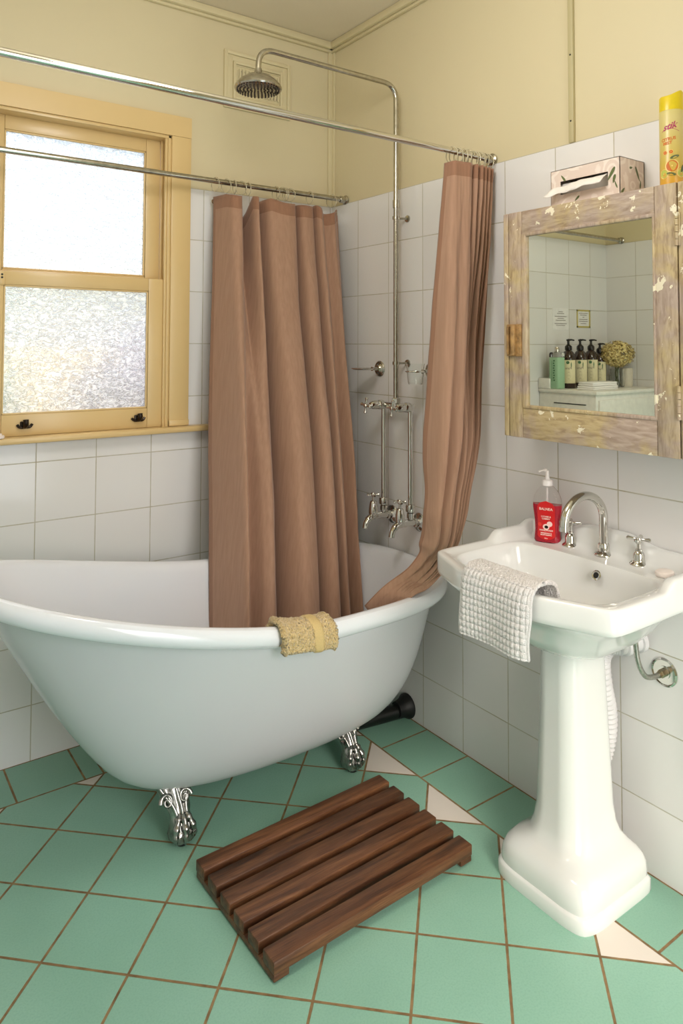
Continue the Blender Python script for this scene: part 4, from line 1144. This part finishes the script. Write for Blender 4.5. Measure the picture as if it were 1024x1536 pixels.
for k in range(14):
    a, b = sw_[k], sw_[k+1]; g.add([on_c(a[0], a[1]), on_c(b[0], b[1]), on_c(b[0], b[1]+.0012), on_c(a[0], a[1]+.0012)], [(0, 1, 2, 3)], 0)
obj('lettering', g, [M['pink_ink'], M['orange_ink']], can, smooth=False)
g = Geo()
def slice_(x, z, r, ci, rim_i):
    g.add(disc((x, z), r, lambda a, b: on_c(a, b, .0004), N=24), [tuple(range(24))], rim_i)
    g.add(disc((x, z), r*.82, lambda a, b: on_c(a, b, .0007), N=24), [tuple(range(24))], ci)
    g.add(disc((x, z), r*.12, lambda a, b: on_c(a, b, .0010), N=12), [tuple(range(12))], rim_i)
slice_(-.002, .093, .0055, 1, 0); slice_(-.016, .092, .0055, 1, 0); slice_(.0, .058, .0165, 1, 0); slice_(-.020, .040, .012, 3, 0); slice_(.021, .040, .011, 3, 0)
for x, z, a in ((.006, .080, .3), (.026, .052, 1.2), (-.002, .038, -.2)):
    P_ = []
    for k in range(12):
        t = 2*PI*k/12; u, v_ = .011*math.cos(t), .004*math.sin(t); P_.append(on_c(x+u*math.cos(a)-v_*math.sin(a), z+u*math.sin(a)+v_*math.cos(a), .0009))
    g.add(P_, [tuple(range(12))], 2)
obj('fruit_print', g, [simple('pale_rind_print', srgb(244, 214, 130), .4, bump=0), M['orange_ink'], M['leaf_print'], simple('lime_print', srgb(190, 196, 90), .4, bump=0)], can, smooth=False)

# ------------------------------------------------------------------ seen in the mirror: drawer unit and its things
ZU = 1.145
DU = thing('drawer_unit', (-2.04, -.18, 0), 'white painted drawer unit in the far left corner, seen in the mirror', 'cabinet')
ux0, ux1, uy0, uy1 = XL+.002, -1.735, -.362, -.002
g = Geo().box((ux0, uy0+.004, .0), (ux1-.004, uy1, ZU-.020), .003); obj('carcass', g, M['white_paint'], DU)
g = Geo().box((ux0, uy0-.008, ZU-.020), (ux1+.006, uy1, ZU), .006).box((ux1-.035, uy1-.075, ZU), (ux1+.006, uy1, ZU+.055), .004).box((ux0, uy1-.014, ZU), (ux1-.03, uy1, ZU+.05), .003); obj('top', g, M['white_paint'], DU)
for k in range(5):
    z1 = ZU-.045-k*.21; g = Geo().box((ux0+.02, uy0-.008, z1-.195), (ux1-.022, uy0+.004, z1), .004); d = obj('drawer', g, M['white_paint'], DU)
    g = Geo().lathe([(0, 0), (.006, 0), (.006, .008), (.014, .014), (.014, .02), (0, .024)], ((ux0+ux1)/2, uy0-.008, z1-.1), (0, -1, 0), 20); obj('knob', g, M['chrome_old'], d)
g = Geo().box((ux1-.004, -.30, ZU-.075), (ux1-.002, -.10, ZU-.070)); obj('side_groove', g, M['dark'], DU)
vc = Vector((1.43, -2.57, 0))
def facing(p): d = (vc-Vector((p[0], p[1], 0))); d.z = 0; return math.atan2(d.y, d.x)
def cyl_map(c, r, fa_, s=-1):
    return lambda x, z, d=.0004: (c[0]+(r+d)*math.cos(fa_+x/r), c[1]+(r+d)*math.sin(fa_+x/r), c[2]+z)
# square green lotion bottle
c = Vector((-1.772, -.095, ZU))
GB = thing('lotion_bottle', c, 'tall green lotion bottle with silver cap, first beside the brown pump bottles', 'bottle')
def sq(w, z, cx=c, r=.35):
    return [(cx.x+w*math.copysign(abs(math.cos(2*PI*k/40))**.45, math.cos(2*PI*k/40)), cx.y+w*math.copysign(abs(math.sin(2*PI*k/40))**.45, math.sin(2*PI*k/40)), cx.z+z) for k in range(40)]
g = Geo().rings([sq(.031, .001), sq(.033, .005), sq(.033, .165), sq(.031, .170)]); obj('lotion', g, M['green_liquid'], GB)
g = Geo().rings([sq(.0335, .170), sq(.0335, .188), sq(.030, .196), sq(.014, .200)]); obj('shoulder', g, M['clear'], GB)
g = Geo().lathe([(0, 0), (.0135, 0), (.0135, .024), (.012, .027), (0, .027)], c+Vector((0, 0, .198)), (0, 0, 1), 28); obj('cap', g, M['chrome'], GB)
g = Geo()
fx = c.x+.0335
g = Geo()
for k in range(9): g.box((fx, c.y-.012+.003*(k % 2), c.z+.155-k*.013), (fx+.0005, c.y-.002+.002*((k*3) % 2), c.z+.147-k*.013))
for k in range(14): g.box((fx, c.y+.006, c.z+.150-k*.008), (fx+.0005, c.y+.009, c.z+.145-k*.008))
obj('print', g, M['label_green'], GB, smooth=False)
# brown pump bottles
def brown(c, label, s=1.):
    B_ = thing('pump_bottle', c, label, 'bottle', 'brown pump bottles on the drawer unit')
    r = .039*s
    g = Geo().lathe([(0, 0), (r-.003, 0), (r, .004), (r, .158*s), (r-.003, .174*s), (r*.70, .196*s), (r*.42, .206*s), (.0145, .208*s), (.0145, .214*s), (0, .214*s)], c, (0, 0, 1), 40); b = obj('bottle', g, M['brown_glass'], B_)
    g = Geo().lathe([(0, 0), (.0185, 0), (.019, .004), (.019, .020), (.014, .026), (.009, .030), (.0065, .034), (0, .034)], c+Vector((0, 0, .208*s)), (0, 0, 1), 28)
    g.tube([c+Vector((0, 0, .236*s)), c+Vector((0, 0, .262*s))], [.007, .006], 14)
    g.box(c+Vector((-.009, -.008, .258*s)), c+Vector((.009, .008, .268*s)), .003)
    d = Vector((-.6, -.25, 0)).normalized()
    g.tube([c+Vector((0, 0, .264*s)), c+d*.02+Vector((0, 0, .265*s)), c+d*.036+Vector((0, 0, .262*s))], [.006, .0045, .0035], 12)
    obj('pump', g, M['black_plastic'], B_)
    fa_ = facing(c); mp = cyl_map(c, r, fa_); g = Geo(); n_ = 24; v = []
    for i in range(n_+1):
        x = (i/n_-.5)*.086*s; v += [mp(x, .028), mp(x, .154*s)]
    g.add(v, [(2*i, 2*i+2, 2*i+3, 2*i+1) for i in range(n_)]); lb = obj('label', g, M['label_cream'], B_)
    g = Geo(); m2 = cyl_map(c, r, fa_)
    g.add(disc((.004, .141*s), .0085, lambda a, b: m2(a, b, .0009)), [tuple(range(20))], 0)
    g.add([m2(-.016, .115*s, .0009), m2(-.013, .114*s, .0009), m2(-.011, .130*s, .0009), m2(-.014, .146*s, .0009), m2(-.017, .135*s, .0009)], [(0, 1, 2, 3, 4)], 0)
    text_geo('Pure', .018, lambda x, y, d: m2(x*1.0, .104*s+y, .0009), g=g, mi=1, bold=.0001)
    for k, (w, z) in enumerate(((.010, .088), (.018, .081), (.014, .070), (.020, .062), (.012, .052), (.016, .044))):
        g.add([m2(-w/2, z, .0009), m2(w/2, z, .0009), m2(w/2, z+.0012, .0009), m2(-w/2, z+.0012, .0009)], [(0, 1, 2, 3)], 1)
    obj('lettering', g, [M['label_green'], M['ink']], lb, smooth=False)
brown(Vector((-1.868, -.098, ZU)), 'brown pump bottle with cream label, next to the green lotion bottle')
brown(Vector((-1.972, -.098, ZU)), 'brown pump bottle with cream label, second from the green lotion bottle')
brown(Vector((-2.068, -.100, ZU)), 'brown pump bottle with cream label, third from the green lotion bottle')
brown(Vector((-2.150, -.100, ZU)), 'smaller brown pump bottle with cream label beside the dried flowers', .92)
# vase with dried hydrangea
c = Vector((-2.215, -.165, ZU))
VS = thing('flower_vase', c, 'glass vase of dried golden hydrangea on the drawer unit', 'vase')
g = Geo().lathe([(0, 0), (.036, 0), (.040, .006), (.041, .06), (.035, .085), (.038, .1), (.036, .1), (.033, .085), (.038, .06), (.037, .008), (0, .006)], c, (0, 0, 1), 36); obj('vase', g, M['clear'], VS)
g = Geo()
for k in range(6):
    a = k*1.1; g.tube(smooth_path([c+Vector((.02*math.cos(a), .02*math.sin(a), .01)), c+Vector((.01*math.cos(a+2), .01*math.sin(a+2), .08)), c+Vector((.04*math.cos(a), .04*math.sin(a), .16))], 5), .0022, 6)
obj('stems', g, M['stem'], VS)
g = Geo(); fc_ = c+Vector((-.005, -.0, .185))
for k in range(1100):
    u, th = random.uniform(-1, 1), random.uniform(0, 2*PI); rr = random.uniform(.80, 1.06); s_ = math.sqrt(1-u*u)
    p = fc_+Vector((.098*s_*math.cos(th), .085*s_*math.sin(th), .072*u))*rr
    nrm = (p-fc_).normalized(); a = nrm.orthogonal().normalized(); b = nrm.cross(a); r0 = random.uniform(0, 1.5)
    for q in range(4):
        an = r0+q*PI/2; d = a*math.cos(an)+b*math.sin(an); e = a*math.cos(an+.8)+b*math.sin(an+.8); h_ = a*math.cos(an-.8)+b*math.sin(an-.8)
        g.add([p, p+h_*.005+nrm*.002, p+d*.009+nrm*.003, p+e*.005+nrm*.002], [(0, 1, 2, 3)])
g.mi = [random.choice((0, 0, 1)) for _ in g.mi]; fl = obj('flower_head', g, [M['flower'], simple('darker_petal_tan', srgb(176, 152, 90), .8)], VS, smooth=False); fl['kind'] = 'stuff'  # each petal takes one of two tones at random
c = Vector((-2.308, -.165, ZU))
g = Geo().lathe([(0, 0), (.032, 0), (.034, .004), (.035, .10), (.033, .104), (.031, .10), (.030, .05), (0, .048)], c, (0, 0, 1), 32)
tag(obj('candle_jar', g, M['cup']), 'pale stone candle jar beside the flower vase, seen in the mirror', 'jar')
# folded face washers
def folded(z0, label, x0, x1, y0, y1, a):
    g = Geo(); R = []
    for k in range(2):
        g.box((x0, y0, z0+k*.010), (x1-.004*k, y1, z0+k*.010+.0095), .004, seg=3)
    rz(g, a, Vector(((x0+x1)/2, (y0+y1)/2, 0)))
    tag(obj('folded_towel', g, M['white_cotton']), label, 'towel', 'folded white towels on the drawer unit')
folded(ZU+.0005, 'folded white towel at the front of the drawer unit, lower one', -2.03, -1.80, -.30, -.195, -.05)
folded(ZU+.0215, 'folded white towel at the front of the drawer unit, upper one', -2.02, -1.81, -.295, -.20, .02)
# paper notices
def notice(x0, x1, z0, z1, label, frame):
    N_ = thing('notice', ((x0+x1)/2, 0, z0), label, 'sign')
    g = Geo().box((x0, -.0016, z0), (x1, .0003, z1)); obj('sheet', g, M['paper'], N_, smooth=False)
    if frame:
        w = .009; g = Geo()
        for a, b in (((x0, z0), (x0+w, z1)), ((x1-w, z0), (x1, z1)), ((x0, z0), (x1, z0+w)), ((x0, z1-w), (x1, z1))): g.box((a[0], -.0040, a[1]), (b[0], -.0014, b[1]))
        obj('border', g, M['frame_yellow'], N_, smooth=False)
    g = Geo(); cxn = (x0+x1)/2; h = z1-z0; w = (x1-x0)
    rows = ((.16, .28), (.24, .44), (.38, .74), (.47, .40), (.56, .62), (.72, .76), (.80, .56)) if not frame else ((.2, .66), (.3, .5), (.42, .12), (.54, .62), (.65, .66), (.77, .42))
    for f, ww in rows:
        zz = z1-f*h; g.box((cxn-ww*w/2, -.0021, zz-.0016), (cxn+ww*w/2, -.0017, zz+.0016))
    obj('faint_print', g, M['ink'], N_, smooth=False)
notice(-2.000, -1.858, 1.468, 1.588, 'plain white paper notice taped to the tiles, seen in the mirror', False)
notice(-2.200, -2.075, 1.482, 1.586, 'white paper notice with a yellow border on the tiles, seen in the mirror', True)

# ------------------------------------------------------------------ outside the window
g = Geo().box((-3.6, 3.1, -.06), (.6, 3.2, 1.35)); tag(obj('garden_wall', g, M['brick']), 'pale garden wall blurred behind the obscure glass', 'wall')
def bush(x, y, z, r, col, label):
    bm = bmesh.new(); bmesh.ops.create_icosphere(bm, subdivisions=4, radius=r)
    for v in bm.verts: v.co.z *= 1.55; v.co *= 1+.25*noise.noise(v.co*3/r)+.12*noise.noise(v.co*9/r)
    g = Geo().add([(v.co.x+x, v.co.y+y, v.co.z+z) for v in bm.verts], [[v.index for v in f.verts] for f in bm.faces]); bm.free()
    tag(obj('garden_shrub', g, simple('shrub_leaves', col, .8, nscale=9, var=.5, bump=.8, bd=.05)), label, 'shrub')
bush(-1.55, 1.6, .82, .55, srgb(150, 176, 130), 'green shrub blurred behind the lower window pane, left')
bush(-.25, 1.5, .72, .48, srgb(150, 136, 150), 'dull mauve shrub blurred behind the lower window pane, right')
g = Geo().box((-6, .13, -.2), (4, 7, -.05)); struct(obj('ground', g, simple('garden_ground', srgb(180, 176, 150), .9)))

# ------------------------------------------------------------------ light
w = bpy.data.worlds.new('sky'); scene.world = w; w.use_nodes = True
nt = w.node_tree; bg = nt.nodes['Background']
sky = nt.nodes.new('ShaderNodeTexSky'); sky.sky_type = 'NISHITA'; sky.sun_disc = False; sky.sun_elevation = math.radians(38); sky.sun_rotation = math.radians(200); sky.air_density = 1.2; sky.dust_density = 3
mx = nt.nodes.new('ShaderNodeMix'); mx.data_type = 'RGBA'; mx.inputs[0].default_value = .55; mx.inputs[7].default_value = (1.55, 1.5, 1.47, 1)
nt.links.new(sky.outputs[0], mx.inputs[6]); nt.links.new(mx.outputs[2], bg.inputs[0]); bg.inputs[1].default_value = .8

def area(name, loc, target, sx, sy, power, col):
    l = bpy.data.lights.new(name, 'AREA'); l.shape = 'RECTANGLE'; l.size = sx; l.size_y = sy; l.energy = power; l.color = col
    o = bpy.data.objects.new(name, l); C.objects.link(o); o.location = loc
    o.rotation_euler = (Vector(target)-Vector(loc)).to_track_quat('-Z', 'Y').to_euler(); return o
area('sky_over_window', (-1.1, 1.25, 4.3), (-1.05, .0, 1.6), 2.6, 1.8, 210, (.94, .97, 1.0))
area('doorway_daylight', ((dx0+dx1)/2, YF-.06, 1.1), ((dx0+dx1)/2+.1, 0, .9), .86, 2.0, 14, (.76, .88, 1.0))
l = bpy.data.lights.new('room_fill_light', 'POINT'); l.energy = 25; l.shadow_soft_size = .22; l.color = (1., .975, .955)
o = bpy.data.objects.new('room_fill_light', l); C.objects.link(o); o.location = (-1.08, -1.4, 2.28)  # added fill light without a fixture, hung to brighten the shower corner

# ------------------------------------------------------------------ camera
F, CY = 1071.98, 473.07; yaw, pit, rol = .6203, .0395, .0030; OC = Vector((-1.7827, -2.5713, 1.385))
f = Vector((math.sin(yaw)*math.cos(pit), math.cos(yaw)*math.cos(pit), math.sin(pit))); rt = Vector((math.cos(yaw), -math.sin(yaw), 0)); up_ = rt.cross(f)
rt2 = rt*math.cos(rol)+up_*math.sin(rol); up2 = -rt*math.sin(rol)+up_*math.cos(rol)
cam = bpy.data.cameras.new('camera'); cam.sensor_fit = 'HORIZONTAL'; cam.sensor_width = 36; cam.lens = 36*F/1024; cam.shift_y = -(768-CY)/1024; cam.clip_start = .02
co = bpy.data.objects.new('camera', cam); C.objects.link(co)
co.matrix_world = Matrix(((rt2.x, up2.x, -f.x, OC.x), (rt2.y, up2.y, -f.y, OC.y), (rt2.z, up2.z, -f.z, OC.z), (0, 0, 0, 1)))
scene.camera = co
for o in bpy.data.objects:
    if '_o' in o: del o['_o']
vs = scene.view_settings; vs.view_transform = 'Standard'; vs.look = 'None'; vs.gamma = 1; vs.use_curve_mapping = False; vs.exposure = 0.0
